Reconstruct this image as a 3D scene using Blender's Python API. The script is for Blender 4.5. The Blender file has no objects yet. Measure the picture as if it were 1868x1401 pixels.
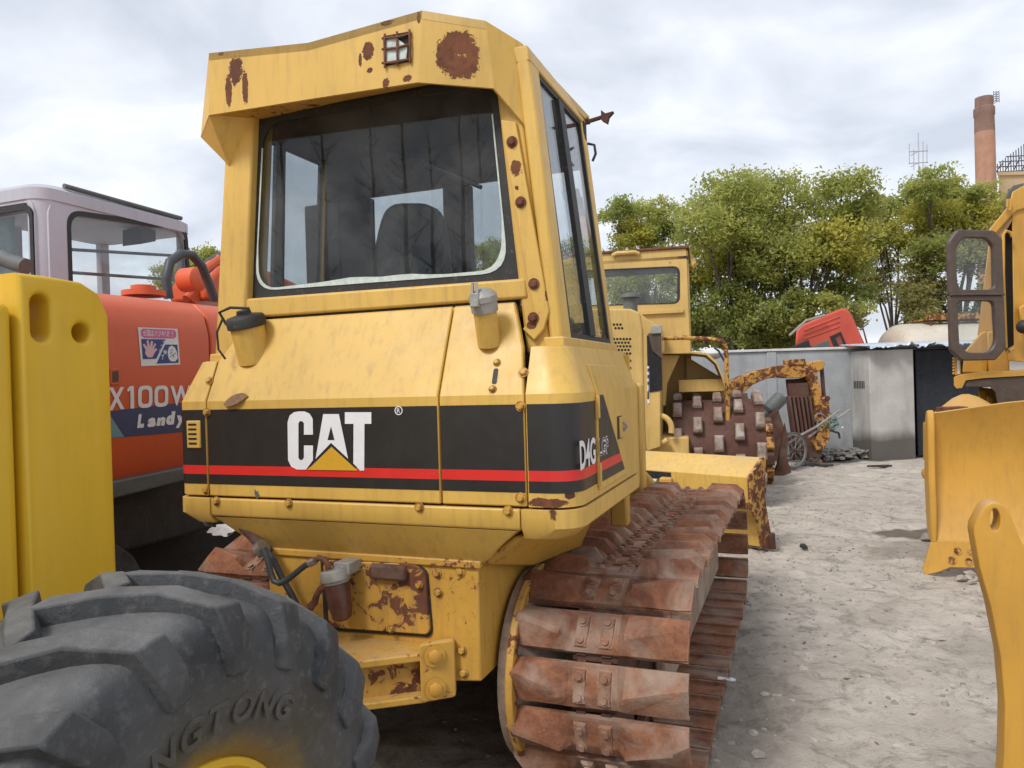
import bpy, bmesh, math, random
import numpy as np
from mathutils import Vector, Matrix, noise
random.seed(7); rng = np.random.default_rng(11)
S = bpy.context.scene; COL = S.collection
# ------------------------------------------------------------------ camera
LENS_PX, PW, PH = 1360.0, 1868.0, 1401.0
ROLL, PITCH = math.radians(1.7), math.radians(0.3)
EYE = Vector((0, 0, 1.65))
_f = Vector((0, math.cos(PITCH), -math.sin(PITCH))); _r = Vector((1, 0, 0)); _u = _r.cross(_f)
_c, _s = math.cos(ROLL), math.sin(ROLL)
CR, CU, CF = _c*_r - _s*_u, _s*_r + _c*_u, _f
cam = bpy.data.cameras.new('camera'); camo = bpy.data.objects.new('camera', cam); COL.objects.link(camo)
camo.matrix_world = Matrix(((CR.x, CU.x, -CF.x, EYE.x), (CR.y, CU.y, -CF.y, EYE.y), (CR.z, CU.z, -CF.z, EYE.z), (0, 0, 0, 1)))
cam.sensor_width = 36; cam.lens = 36*LENS_PX/PW; cam.clip_start = 0.05; cam.clip_end = 3000
S.camera = camo
# ------------------------------------------------------------------ sky, sun, exposure
SUN_EL, SUN_AZ = math.radians(48), math.radians(222)      # azimuth clockwise from +Y
w = bpy.data.worlds.new('World'); S.world = w; w.use_nodes = True
nt = w.node_tree; nt.nodes.clear()
def N(t, **k):
    n = nt.nodes.new(t)
    for a, v in k.items(): setattr(n, a, v)
    return n
out = N('ShaderNodeOutputWorld'); bg = N('ShaderNodeBackground'); bg.inputs['Strength'].default_value = 1.0
sky = N('ShaderNodeTexSky', sky_type='NISHITA', sun_disc=False, sun_elevation=SUN_EL, sun_rotation=SUN_AZ)
sc = N('ShaderNodeVectorMath', operation='SCALE'); sc.inputs['Scale'].default_value = 0.09
nt.links.new(sky.outputs[0], sc.inputs[0])
tc = N('ShaderNodeTexCoord'); sep = N('ShaderNodeSeparateXYZ'); nt.links.new(tc.outputs['Generated'], sep.inputs[0])
zc = N('ShaderNodeMath', operation='MAXIMUM'); zc.inputs[1].default_value = 0.0; nt.links.new(sep.outputs['Z'], zc.inputs[0])
za = N('ShaderNodeMath', operation='ADD'); za.inputs[1].default_value = 0.34; nt.links.new(zc.outputs[0], za.inputs[0])
dx = N('ShaderNodeMath', operation='DIVIDE'); dy = N('ShaderNodeMath', operation='DIVIDE')
nt.links.new(sep.outputs['X'], dx.inputs[0]); nt.links.new(za.outputs[0], dx.inputs[1])
nt.links.new(sep.outputs['Y'], dy.inputs[0]); nt.links.new(za.outputs[0], dy.inputs[1])
cmb = N('ShaderNodeCombineXYZ'); nt.links.new(dx.outputs[0], cmb.inputs[0]); nt.links.new(dy.outputs[0], cmb.inputs[1])
mpw = N('ShaderNodeMapping'); mpw.inputs['Scale'].default_value = (1.25, 1.6, 1); mpw.inputs['Rotation'].default_value = (0, 0, 0.25); mpw.inputs['Location'].default_value = (3.1, 1.7, 0)
nt.links.new(cmb.outputs[0], mpw.inputs[0])
nz = N('ShaderNodeTexNoise'); nz.inputs['Scale'].default_value = 2.1; nz.inputs['Detail'].default_value = 8; nz.inputs['Roughness'].default_value = 0.52; nz.inputs['Distortion'].default_value = 0.35
nt.links.new(mpw.outputs[0], nz.inputs['Vector'])
cr = N('ShaderNodeValToRGB'); e = cr.color_ramp.elements
e[0].position = 0.36; e[0].color = (0.455, 0.485, 0.545, 1); e[1].position = 0.66; e[1].color = (0.72, 0.73, 0.75, 1)
m_ = e.new(0.5); m_.color = (0.575, 0.60, 0.65, 1)
nt.links.new(nz.outputs['Fac'], cr.inputs[0])
mx = N('ShaderNodeMixRGB', blend_type='MIX'); mx.inputs[0].default_value = 0.86
nt.links.new(sc.outputs[0], mx.inputs[1]); nt.links.new(cr.outputs[0], mx.inputs[2])
nt.links.new(mx.outputs[0], bg.inputs['Color']); nt.links.new(bg.outputs[0], out.inputs['Surface'])
sl = bpy.data.lights.new('sun', 'SUN'); sl.energy = 1.6; sl.angle = math.radians(16); sl.color = (1, 0.965, 0.91)
so = bpy.data.objects.new('sun', sl); COL.objects.link(so)
sd = Vector((math.sin(SUN_AZ)*math.cos(SUN_EL), math.cos(SUN_AZ)*math.cos(SUN_EL), math.sin(SUN_EL)))
so.rotation_euler = sd.to_track_quat('Z', 'Y').to_euler(); so.location = (0, 0, 30)
S.view_settings.view_transform = 'Standard'; S.view_settings.look = 'None'; S.view_settings.gamma = 1
S.view_settings.use_curve_mapping = False; S.view_settings.exposure = 0.68
# ------------------------------------------------------------------ measuring frames (metres, local x right / y forward / z up)
class Frame:
    def __init__(s, o, yaw):
        a = math.radians(yaw); s.o = Vector(o); s.yaw = a
        s.u = Vector((math.cos(a), -math.sin(a), 0)); s.v = Vector((math.sin(a), math.cos(a), 0)); s.w = Vector((0, 0, 1))
    def loc(s, p): q = Vector(p) - s.o; return Vector((q.dot(s.u), q.dot(s.v), q.dot(s.w)))
    def wor(s, l): return s.o + s.u*l[0] + s.v*l[1] + s.w*l[2]
    def on(s, px, py, ax, val):            # where a sight line meets the plane local[ax] = val
        n = (s.u, s.v, s.w)[ax]; d = CR*((px-PW/2)/LENS_PX) - CU*((py-PH/2)/LENS_PX) + CF
        return s.loc(EYE + d*((val-(EYE-s.o).dot(n))/d.dot(n)))
GW = Frame((0, 0, 0), 0)
_b = Frame((0, 0, 0), 21)
DF = Frame(_b.wor((-1.56, 2.40, 0)), 21)      # main bulldozer, origin under the rear face of its tank
# ------------------------------------------------------------------ materials
def rgb(r, g, b):
    f = lambda c: c/12.92 if c <= 0.04045 else ((c+0.055)/1.055)**2.4
    return (f(r/255), f(g/255), f(b/255), 1)
class MT:
    def __init__(s, name):
        s.m = bpy.data.materials.new(name); s.m.use_nodes = True; s.t = s.m.node_tree; s.t.nodes.clear()
        s.out = s.n('ShaderNodeOutputMaterial'); s.tc = s.n('ShaderNodeTexCoord')
    def n(s, t, **k):
        n = s.t.nodes.new(t)
        for a, v in k.items(): setattr(n, a, v)
        return n
    def l(s, a, b): s.t.links.new(a, b)
    def coord(s, scale=(1, 1, 1), rand=False):
        mp = s.n('ShaderNodeMapping'); mp.inputs['Scale'].default_value = scale; s.l(s.tc.outputs['Object'], mp.inputs[0])
        if rand:
            oi = s.n('ShaderNodeObjectInfo'); cx = s.n('ShaderNodeVectorMath', operation='SCALE'); cx.inputs[0].default_value = (37, 61, 23)
            s.l(oi.outputs['Random'], cx.inputs['Scale']); s.l(cx.outputs[0], mp.inputs['Location'])
        return mp.outputs[0]
    def noise(s, vec, scale, detail=6, rough=0.55, dist=0.0):
        n = s.n('ShaderNodeTexNoise'); n.inputs['Scale'].default_value = scale; n.inputs['Detail'].default_value = detail
        n.inputs['Roughness'].default_value = rough; n.inputs['Distortion'].default_value = dist; s.l(vec, n.inputs['Vector']); return n.outputs['Fac']
    def ramp(s, fac, a, b, ca=(0, 0, 0, 1), cb=(1, 1, 1, 1), interp='LINEAR'):
        r = s.n('ShaderNodeValToRGB'); r.color_ramp.interpolation = interp
        r.color_ramp.elements[0].position = a; r.color_ramp.elements[0].color = ca
        r.color_ramp.elements[1].position = b; r.color_ramp.elements[1].color = cb; s.l(fac, r.inputs[0]); return r.outputs[0]
    def mix(s, fac, a, b, mode='MIX'):
        m = s.n('ShaderNodeMixRGB', blend_type=mode)
        for i, v in ((0, fac), (1, a), (2, b)):
            if hasattr(v, 'is_linked'): s.l(v, m.inputs[i])
            else: m.inputs[i].default_value = v
        return m.outputs[0]
    def math(s, op, a, b=0.5):
        m = s.n('ShaderNodeMath', operation=op); m.use_clamp = True
        for i, v in ((0, a), (1, b)):
            if hasattr(v, 'is_linked'): s.l(v, m.inputs[i])
            else: m.inputs[i].default_value = v
        return m.outputs[0]
    def done(s, col, rough=0.6, metal=0.0, bump=None, bstr=0.2, bdist=0.01, spec=0.5):
        p = s.n('ShaderNodeBsdfPrincipled')
        for nm, v in (('Base Color', col), ('Roughness', rough), ('Metallic', metal)):
            if hasattr(v, 'is_linked'): s.l(v, p.inputs[nm])
            else: p.inputs[nm].default_value = v
        p.inputs['Specular IOR Level'].default_value = spec
        if bump is not None:
            b = s.n('ShaderNodeBump'); b.inputs['Strength'].default_value = bstr; b.inputs['Distance'].default_value = bdist
            s.l(bump, b.inputs['Height']); s.l(b.outputs[0], p.inputs['Normal'])
        s.l(p.outputs[0], s.out.inputs['Surface']); return s.m
def scale_col(c, k): return (c[0]*k, c[1]*k, c[2]*k, 1)
RUST = (0.085, 0.03, 0.018, 1); RUST2 = (0.185, 0.064, 0.026, 1); DUST = (0.40, 0.34, 0.27, 1)
def edge_mask(k, rad):
    bv = k.n('ShaderNodeBevel'); bv.samples = 4; bv.inputs['Radius'].default_value = rad; g = k.n('ShaderNodeNewGeometry'); dt = k.n('ShaderNodeVectorMath', operation='DOT_PRODUCT')
    k.l(bv.outputs[0], dt.inputs[0]); k.l(g.outputs['Normal'], dt.inputs[1]); return k.math('SUBTRACT', 1.0, dt.outputs['Value'])
def paint(name, col, rough=0.48, rust=0.0, dirt=0.25, chip=26, fade=0.18, grime=(0.16, 0.11, 0.06, 1), rand=False, spots=None, edge=0.0):
    k = MT(name); v = k.coord(rand=rand); vs = k.coord((5, 5, 0.7), rand)
    big = k.noise(v, 1.7, 5); fine = k.noise(v, 38, 5); streak = k.noise(vs, 6, 6, 0.6); med = k.noise(v, 9, 6, 0.62, 0.4)
    c = k.mix(k.ramp(big, 0.3, 0.72), scale_col(col, 1-fade), scale_col(col, 1+fade*0.6))
    c = k.mix(k.math('MULTIPLY', k.ramp(streak, 0.5, 0.78), dirt), c, grime)
    geo = k.n('ShaderNodeNewGeometry'); sp = k.n('ShaderNodeSeparateXYZ'); k.l(geo.outputs['Normal'], sp.inputs[0])
    up = k.math('MULTIPLY', k.ramp(sp.outputs['Z'], 0.45, 0.95), k.ramp(med, 0.28, 0.7))
    c = k.mix(k.math('MULTIPLY', up, 0.5*min(1, dirt*2.2)), c, DUST)
    c = k.mix(k.math('MULTIPLY', k.ramp(fine, 0.58, 0.75), 0.35*dirt), c, grime)
    rg = k.ramp(med, 0.2, 0.8, (rough-0.08,)*3+(1,), (rough+0.14,)*3+(1,))
    if rust > 0:
        cn = k.noise(v, chip, 8, 0.66, 0.6); zone = k.noise(v, 2.6, 4, 0.55)
        th = k.math('ADD', k.math('MULTIPLY', zone, 0.36), k.math('MULTIPLY', cn, 0.64))
        mask = k.ramp(th, 0.72-0.22*rust, 0.735-0.22*rust)
        halo = k.ramp(th, 0.66-0.22*rust, 0.735-0.22*rust)
        if spots:                      # flaked bare areas: ellipses (x, z, rx, rz) torn up by noise
            best = None
            for (sx_, sz_, rx_, rz_) in spots:
                mp = k.n('ShaderNodeMapping'); mp.vector_type = 'TEXTURE'; mp.inputs['Location'].default_value = (sx_, 0, sz_); mp.inputs['Scale'].default_value = (rx_, 1e4, rz_); k.l(k.tc.outputs['Object'], mp.inputs[0])
                ln = k.n('ShaderNodeVectorMath', operation='LENGTH'); k.l(mp.outputs[0], ln.inputs[0])
                if best is None: best = ln.outputs['Value']
                else:
                    mn = k.n('ShaderNodeMath', operation='MINIMUM'); k.l(best, mn.inputs[0]); k.l(ln.outputs['Value'], mn.inputs[1]); best = mn.outputs[0]
            tn = k.n('ShaderNodeMath', operation='MULTIPLY_ADD'); k.l(k.mix(0.5, k.noise(v, 14, 8, 0.68, 0.5), k.noise(v, 46, 8, 0.7, 0.6)), tn.inputs[0]); tn.inputs[1].default_value = 3.2; tn.inputs[2].default_value = -1.6
            sm = k.n('ShaderNodeMath', operation='ADD'); k.l(best, sm.inputs[0]); k.l(tn.outputs[0], sm.inputs[1]); W_, B_ = (1, 1, 1, 1), (0, 0, 0, 1)
            mask = k.math('MAXIMUM', mask, k.ramp(sm.outputs[0], 0.93, 0.97, W_, B_)); halo = k.math('MAXIMUM', halo, k.math('MULTIPLY', k.ramp(best, 0.9, 2.0, W_, B_), k.ramp(k.noise(vs, 9, 6, 0.65), 0.35, 0.65)))
        if edge:
            em = edge_mask(k, 0.014); ew = k.ramp(k.math('MULTIPLY', em, k.ramp(k.noise(v, 24, 7, 0.7, 0.5), 0.42, 0.62)), 0.10, 0.22); mask = k.math('MAXIMUM', mask, k.math('MULTIPLY', ew, edge))
        rc = k.mix(k.ramp(med, 0.3, 0.7), RUST, RUST2); rc = k.mix(k.math('MULTIPLY', k.ramp(fine, 0.5, 0.7), 0.6), rc, (0.05, 0.02, 0.014, 1))
        c = k.mix(k.math('MULTIPLY', halo, 0.42), c, (0.33, 0.14, 0.045, 1)); c = k.mix(mask, c, rc)
        rg = k.mix(mask, rg, (0.9, 0.9, 0.9, 1))
        hb = k.math('SUBTRACT', k.math('ADD', k.math('MULTIPLY', fine, 0.2), 0.5), k.math('MULTIPLY', mask, 0.4))
        return k.done(c, rg, 0, hb, 0.35, 0.004)
    return k.done(c, rg, 0, med, 0.06, 0.004)
def rusty(name, a, b, dustc=(0.30, 0.25, 0.21, 1), dust=0.5, sc=7, rand=True, rough=0.88, edge=0.0):
    k = MT(name); v = k.coord(rand=rand)
    n1 = k.noise(v, sc, 8, 0.65, 0.5); n2 = k.noise(v, sc*6, 6, 0.7); n3 = k.noise(v, sc*0.45, 5, 0.6, 0.8)
    c = k.mix(k.ramp(n1, 0.3, 0.7), a, b); c = k.mix(k.math('MULTIPLY', k.ramp(n2, 0.5, 0.7), 0.5), c, scale_col(a, 0.45))
    c = k.mix(k.math('MULTIPLY', k.ramp(n3, 0.47, 0.68), dust), c, dustc)
    c = k.mix(k.math('MULTIPLY', k.ramp(n2, 0.66, 0.72), dust*0.8), c, (0.5, 0.44, 0.37, 1))
    if edge: c = k.mix(k.math('MULTIPLY', k.ramp(k.math('MULTIPLY', edge_mask(k, 0.016), k.ramp(n1, 0.3, 0.6)), 0.08, 0.3), edge), c, (0.46, 0.33, 0.24, 1))
    hb = k.math('ADD', k.math('MULTIPLY', n1, 0.6), k.math('MULTIPLY', n2, 0.4))
    return k.done(c, rough, 0, hb, 0.8 if edge else 0.55, 0.016, 0.3)
def plain(name, col, rough=0.6, metal=0.0, var=0.15, sc=12, bump=0.1, rand=False, spec=0.5):
    k = MT(name); v = k.coord(rand=rand); n = k.noise(v, sc, 6, 0.6); n2 = k.noise(v, sc*5, 5, 0.6)
    c = k.mix(k.ramp(n, 0.28, 0.72), scale_col(col, 1-var), scale_col(col, 1+var)); c = k.mix(k.math('MULTIPLY', k.ramp(n2, 0.6, 0.75), var), c, DUST)
    return k.done(c, rough, metal, n2, bump, 0.004, spec)
def glass(name, tint, refl, rough=0.015, dirt=0.1):
    k = MT(name); v = k.coord(); t = k.n('ShaderNodeBsdfTransparent'); t.inputs[0].default_value = tint
    g = k.n('ShaderNodeBsdfGlossy'); g.inputs['Roughness'].default_value = rough; g.inputs[0].default_value = (0.95, 0.97, 1, 1)
    lw = k.n('ShaderNodeLayerWeight'); lw.inputs['Blend'].default_value = 0.5
    f = k.math('ADD', k.math('MULTIPLY', k.math('POWER', lw.outputs['Facing'], 5.0), 0.9), refl); m = k.n('ShaderNodeMixShader'); k.l(f, m.inputs[0]); k.l(t.outputs[0], m.inputs[1]); k.l(g.outputs[0], m.inputs[2])
    d = k.n('ShaderNodeBsdfDiffuse'); d.inputs[0].default_value = (0.42, 0.41, 0.40, 1); m2 = k.n('ShaderNodeMixShader')
    k.l(k.math('MULTIPLY', k.ramp(k.noise(v, 3, 7, 0.65), 0.35, 0.75), dirt), m2.inputs[0]); k.l(m.outputs[0], m2.inputs[1]); k.l(d.outputs[0], m2.inputs[2])
    k.l(m2.outputs[0], k.out.inputs['Surface']); return k.m
M = {}
M['yel'] = paint('worn_yellow_paint', (0.64, 0.40, 0.088, 1), 0.42, 0.12, 0.34, 42)
M['yelrust'] = paint('chipped_yellow_paint', (0.56, 0.31, 0.05, 1), 0.5, 0.60, 0.38, 30, edge=0.9)
M['yelold'] = paint('flaking_yellow_paint', (0.55, 0.30, 0.05, 1), 0.55, 1.0, 0.5, 17, edge=0.9)
M['yelpale'] = paint('faded_pale_yellow_paint', (0.60, 0.40, 0.125, 1), 0.5, 0.16, 0.3, 18)
M['yelnew'] = paint('fresh_orange_yellow_paint', (0.57, 0.30, 0.042, 1), 0.42, 0.10, 0.28, 34)
M['yelblock'] = paint('thick_yellow_paint', (0.70, 0.435, 0.022, 1), 0.42, 0.03, 0.12, 30, fade=0.10)
M['yelscrap'] = paint('rust_eaten_yellow_paint', (0.54, 0.27, 0.045, 1), 0.6, 0.98, 0.5, 11)
M['decalyel'] = plain('yellow_vinyl', (0.60, 0.33, 0.03, 1), 0.4, 0, 0.05)
M['band'] = paint('weathered_black_vinyl', (0.019, 0.018, 0.018, 1), 0.4, 0, 0.16, fade=0.3, grime=(0.05, 0.045, 0.04, 1))
M['red'] = plain('red_vinyl', (0.62, 0.025, 0.02, 1), 0.42, 0, 0.08)
M['white'] = plain('white_vinyl', (0.72, 0.72, 0.73, 1), 0.45, 0, 0.06)
M['rusttrk'] = rusty('rusty_track_steel', (0.125, 0.05, 0.03, 1), (0.34, 0.145, 0.075, 1), (0.36, 0.295, 0.24, 1), 0.7, 7, edge=0.5)
M['muddy'] = rusty('mud_caked_steel', (0.2, 0.14, 0.1, 1), (0.34, 0.25, 0.19, 1), (0.42, 0.36, 0.3, 1), 0.6, 5, False)
M['rustpale'] = rusty('worn_bolt_pad_steel', (0.17, 0.08, 0.05, 1), (0.34, 0.185, 0.12, 1), (0.42, 0.35, 0.29, 1), 0.7, 9)
M['rustdk'] = rusty('dark_rusty_steel', (0.06, 0.03, 0.022, 1), (0.13, 0.06, 0.04, 1), (0.22, 0.18, 0.15, 1), 0.4, 6)
M['drum'] = rusty('brown_drum_steel', (0.09, 0.042, 0.032, 1), (0.13, 0.062, 0.048, 1), (0.2, 0.15, 0.12, 1), 0.35, 3)
M['pad'] = rusty('dusty_pad_steel', (0.19, 0.128, 0.10, 1), (0.33, 0.255, 0.21, 1), (0.5, 0.46, 0.42, 1), 0.6, 12)
M['rustpatch'] = rusty('bare_rust', (0.10, 0.035, 0.022, 1), (0.19, 0.075, 0.045, 1), (0.36, 0.2, 0.11, 1), 0.25, 26, False)
M['black'] = plain('black_rubber', (0.018, 0.018, 0.018, 1), 0.6, 0, 0.25)
M['dark'] = plain('dark_greasy_steel', (0.03, 0.027, 0.024, 1), 0.65, 0, 0.3)
M['hose'] = plain('grey_hose_rubber', (0.05, 0.055, 0.062, 1), 0.5, 0, 0.25)
M['steel'] = plain('bare_steel', (0.42, 0.41, 0.40, 1), 0.35, 0.8, 0.2)
M['chrome'] = plain('polished_rod', (0.75, 0.76, 0.78, 1), 0.12, 1.0, 0.04)
M['alu'] = plain('oxidised_aluminium', (0.31, 0.30, 0.275, 1), 0.55, 0.2, 0.2, 30)
M['seal'] = plain('pale_window_seal', (0.50, 0.56, 0.52, 1), 0.6, 0, 0.2, 40)
M['glass'] = glass('cab_window_glass', (0.72, 0.75, 0.76, 1), 0.02, 0.01, 0.12)
M['glass2'] = glass('side_window_glass', (0.90, 0.92, 0.92, 1), 0.035, 0.012, 0.10)
M['orange'] = paint('orange_red_paint', (0.63, 0.105, 0.032, 1), 0.4, 0.0, 0.1, fade=0.08, grime=(0.2, 0.05, 0.03, 1))
M['lilac'] = paint('chalky_lilac_grey_paint', (0.45, 0.465, 0.525, 1), 0.6, 0.0, 0.2, grime=(0.2, 0.18, 0.2, 1), fade=0.12)
M['blue'] = plain('dark_blue_vinyl', (0.035, 0.048, 0.125, 1), 0.4, 0, 0.08)
M['teal'] = plain('teal_vinyl', (0.13, 0.27, 0.30, 1), 0.45, 0, 0.08)
M['pink'] = plain('pink_print', (0.62, 0.13, 0.30, 1), 0.5, 0, 0.05)
M['skinp'] = plain('pale_pink_print', (0.70, 0.45, 0.47, 1), 0.5, 0, 0.05)
M['navy'] = plain('navy_print', (0.035, 0.055, 0.20, 1), 0.5, 0, 0.05)
M['greybeam'] = plain('dull_grey_steel', (0.10, 0.11, 0.105, 1), 0.6, 0, 0.2)
M['truckred'] = paint('faded_red_truck_paint', (0.58, 0.085, 0.05, 1), 0.45, 0, 0.15, grime=(0.3, 0.08, 0.05, 1))
M['cream'] = paint('dirty_cream_paint', (0.62, 0.56, 0.47, 1), 0.5, 0, 0.5, grime=(0.35, 0.27, 0.2, 1))
M['doorbrown'] = plain('brown_rubber_trim', (0.075, 0.05, 0.036, 1), 0.42, 0, 0.25)
M['seatgrey'] = plain('grey_seat_cloth', (0.07, 0.07, 0.075, 1), 0.85, 0, 0.2)
M['liner'] = plain('dark_cab_liner', (0.035, 0.035, 0.037, 1), 0.8, 0, 0.25)
M['rag'] = plain('white_plastic_rag', (0.66, 0.66, 0.66, 1), 0.5, 0, 0.15, 40)
M['leafdry'] = plain('dry_brown_leaf', (0.17, 0.085, 0.04, 1), 0.7, 0, 0.25, 60)
M['filterbrown'] = plain('brown_stained_filter_bowl', (0.085, 0.032, 0.02, 1), 0.4, 0, 0.25, 25)
M['bicycle'] = plain('tarnished_tube', (0.30, 0.28, 0.26, 1), 0.5, 0.3, 0.25)
M['greenrope'] = plain('green_rope', (0.16, 0.27, 0.25, 1), 0.8, 0, 0.3, 50)
M['tin'] = plain('bluish_tin_sheet', (0.48, 0.54, 0.62, 1), 0.45, 0.2, 0.25, 4)
M['cap'] = plain('white_wall_coping', (0.62, 0.61, 0.59, 1), 0.8, 0, 0.15, 5)
M['void'] = plain('painted_opening_shade', (0.012, 0.012, 0.014, 1), 0.9, 0, 0.3)  # near-black colour stands in for the shade inside openings, slots and holes
M['blackcloth'] = plain('black_blue_curtain', (0.016, 0.019, 0.026, 1), 0.85, 0, 0.3)
M['brickred'] = plain('red_brick', (0.42, 0.20, 0.13, 1), 0.9, 0, 0.2)
M['stone'] = plain('grey_rubble', (0.24, 0.225, 0.205, 1), 0.95, 0, 0.35, 9, 0.4, True)
M['antenna'] = plain('galvanised_antenna', (0.36, 0.37, 0.39, 1), 0.6, 0, 0.1)
M['tan'] = plain('tan_render', (0.50, 0.36, 0.21, 1), 0.9, 0, 0.1, 1)
M['scaff'] = plain('dark_scaffold', (0.09, 0.08, 0.08, 1), 0.8, 0, 0.2)
M['bark'] = rusty('tree_bark', (0.07, 0.055, 0.042, 1), (0.14, 0.11, 0.085, 1), (0.2, 0.18, 0.15, 1), 0.3, 8, False, 0.95)
def stain_mat():
    k = MT('rust_stain'); v = k.coord(); n = k.noise(v, 22, 7, 0.65); t = k.n('ShaderNodeBsdfTransparent'); d = k.n('ShaderNodeBsdfDiffuse'); d.inputs[0].default_value = (0.22, 0.095, 0.03, 1)
    m = k.n('ShaderNodeMixShader'); k.l(k.math('MULTIPLY', k.ramp(n, 0.42, 0.72), 0.75), m.inputs[0]); k.l(t.outputs[0], m.inputs[1]); k.l(d.outputs[0], m.inputs[2]); k.l(m.outputs[0], k.out.inputs['Surface']); return k.m
M['ruststain'] = stain_mat()
def concrete(name, a, b, stain, hstain):
    k = MT(name); v = k.coord(); vs = k.coord((1, 1, 0.22))
    n1 = k.noise(v, 1.3, 7, 0.62, 0.4); n2 = k.noise(v, 14, 7, 0.65); n3 = k.noise(vs, 2.6, 6, 0.6)
    c = k.mix(k.ramp(n1, 0.3, 0.7), a, b); c = k.mix(k.math('MULTIPLY', k.ramp(n3, 0.52, 0.72), 0.45), c, stain)
    c = k.mix(k.math('MULTIPLY', k.ramp(n2, 0.55, 0.75), 0.3), c, stain)
    if hstain:                      # soot and splash zone with an uneven upper edge
        g = k.n('ShaderNodeSeparateXYZ'); k.l(k.tc.outputs['Object'], g.inputs[0])
        h = k.n('ShaderNodeMath', operation='ADD'); k.l(g.outputs['Z'], h.inputs[0])
        q = k.n('ShaderNodeMath', operation='MULTIPLY'); k.l(k.noise(v, 1.8, 5), q.inputs[0]); q.inputs[1].default_value = hstain*0.7; k.l(q.outputs[0], h.inputs[1])
        c = k.mix(k.math('MULTIPLY', k.ramp(h.outputs[0], hstain, hstain*1.45, (1, 1, 1, 1), (0, 0, 0, 1)), 0.92), c, scale_col(stain, 0.40))
    return k.done(c, 0.92, 0, n2, 0.3, 0.02, 0.25)
M['wall'] = concrete('bluish_grey_concrete', (0.30, 0.32, 0.34, 1), (0.42, 0.44, 0.45, 1), (0.17, 0.17, 0.165, 1), 0)
M['plaster'] = concrete('stained_shed_plaster', (0.36, 0.345, 0.325, 1), (0.53, 0.51, 0.48, 1), (0.22, 0.195, 0.17, 1), 0.52)
M['chim'] = concrete('weathered_chimney_brick', (0.36, 0.19, 0.125, 1), (0.44, 0.25, 0.17, 1), (0.23, 0.15, 0.12, 1), 0)
M['chimdk'] = concrete('smoke_blackened_brick', (0.20, 0.125, 0.10, 1), (0.28, 0.175, 0.14, 1), (0.08, 0.07, 0.07, 1), 0)
def ground_mat():
    k = MT('pale_dusty_ground'); v = k.coord(); vs = k.coord((1, 1.0, 1))
    n0 = k.noise(v, 0.35, 6, 0.6, 0.5); n1 = k.noise(v, 1.6, 8, 0.66, 0.7); n2 = k.noise(v, 9, 8, 0.7, 0.3); n3 = k.noise(v, 60, 6, 0.7); n4 = k.noise(vs, 4.2, 9, 0.72, 1.2)
    c = k.mix(k.ramp(n1, 0.3, 0.68), (0.43, 0.375, 0.315, 1), (0.64, 0.575, 0.50, 1))
    c = k.mix(k.math('MULTIPLY', k.ramp(n0, 0.45, 0.7), 0.55), c, (0.50, 0.445, 0.38, 1))
    c = k.mix(k.math('MULTIPLY', k.ramp(n4, 0.52, 0.64), 0.7), c, (0.22, 0.195, 0.165, 1))
    c = k.mix(k.math('MULTIPLY', k.ramp(n2, 0.53, 0.68), 0.6), c, (0.24, 0.215, 0.185, 1))
    c = k.mix(k.math('MULTIPLY', k.ramp(n3, 0.62, 0.7), 0.5), c, (0.58, 0.54, 0.49, 1))
    c = k.mix(k.math('MULTIPLY', k.ramp(n3, 0.28, 0.34, (1, 1, 1, 1), (0, 0, 0, 1)), 0.4), c, (0.16, 0.14, 0.12, 1))
    # darker ground patch with a ragged edge
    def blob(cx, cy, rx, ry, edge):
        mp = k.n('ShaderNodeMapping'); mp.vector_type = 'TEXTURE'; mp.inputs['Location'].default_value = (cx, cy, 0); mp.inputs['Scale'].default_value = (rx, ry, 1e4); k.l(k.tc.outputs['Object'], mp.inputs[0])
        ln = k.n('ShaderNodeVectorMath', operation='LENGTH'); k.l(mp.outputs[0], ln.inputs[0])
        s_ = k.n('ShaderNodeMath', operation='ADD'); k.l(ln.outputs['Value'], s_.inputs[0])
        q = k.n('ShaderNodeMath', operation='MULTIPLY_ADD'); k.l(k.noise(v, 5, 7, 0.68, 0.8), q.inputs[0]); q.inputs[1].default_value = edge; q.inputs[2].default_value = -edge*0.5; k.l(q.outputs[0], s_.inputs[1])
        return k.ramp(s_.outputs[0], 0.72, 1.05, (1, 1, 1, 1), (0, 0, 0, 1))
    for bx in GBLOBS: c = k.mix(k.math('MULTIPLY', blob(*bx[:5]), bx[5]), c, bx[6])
    hb = k.math('ADD', k.math('MULTIPLY', n2, 0.6), k.math('MULTIPLY', n3, 0.4))
    return k.done(c, 0.95, 0, hb, 0.9, 0.05, 0.2)
def leaf_mat(name):
    k = MT(name); a = k.n('ShaderNodeAttribute'); a.attribute_name = 'tint'
    d = k.n('ShaderNodeBsdfPrincipled'); d.inputs['Roughness'].default_value = 0.55; d.inputs['Specular IOR Level'].default_value = 0.35
    tr = k.n('ShaderNodeBsdfTranslucent'); m = k.n('ShaderNodeMixShader'); m.inputs[0].default_value = 0.6
    k.l(a.outputs['Color'], d.inputs['Base Color']); k.l(a.outputs['Color'], tr.inputs[0])
    k.l(d.outputs[0], m.inputs[1]); k.l(tr.outputs[0], m.inputs[2]); k.l(m.outputs[0], k.out.inputs['Surface']); return k.m
M['leaf'] = leaf_mat('broad_tree_leaves')
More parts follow.
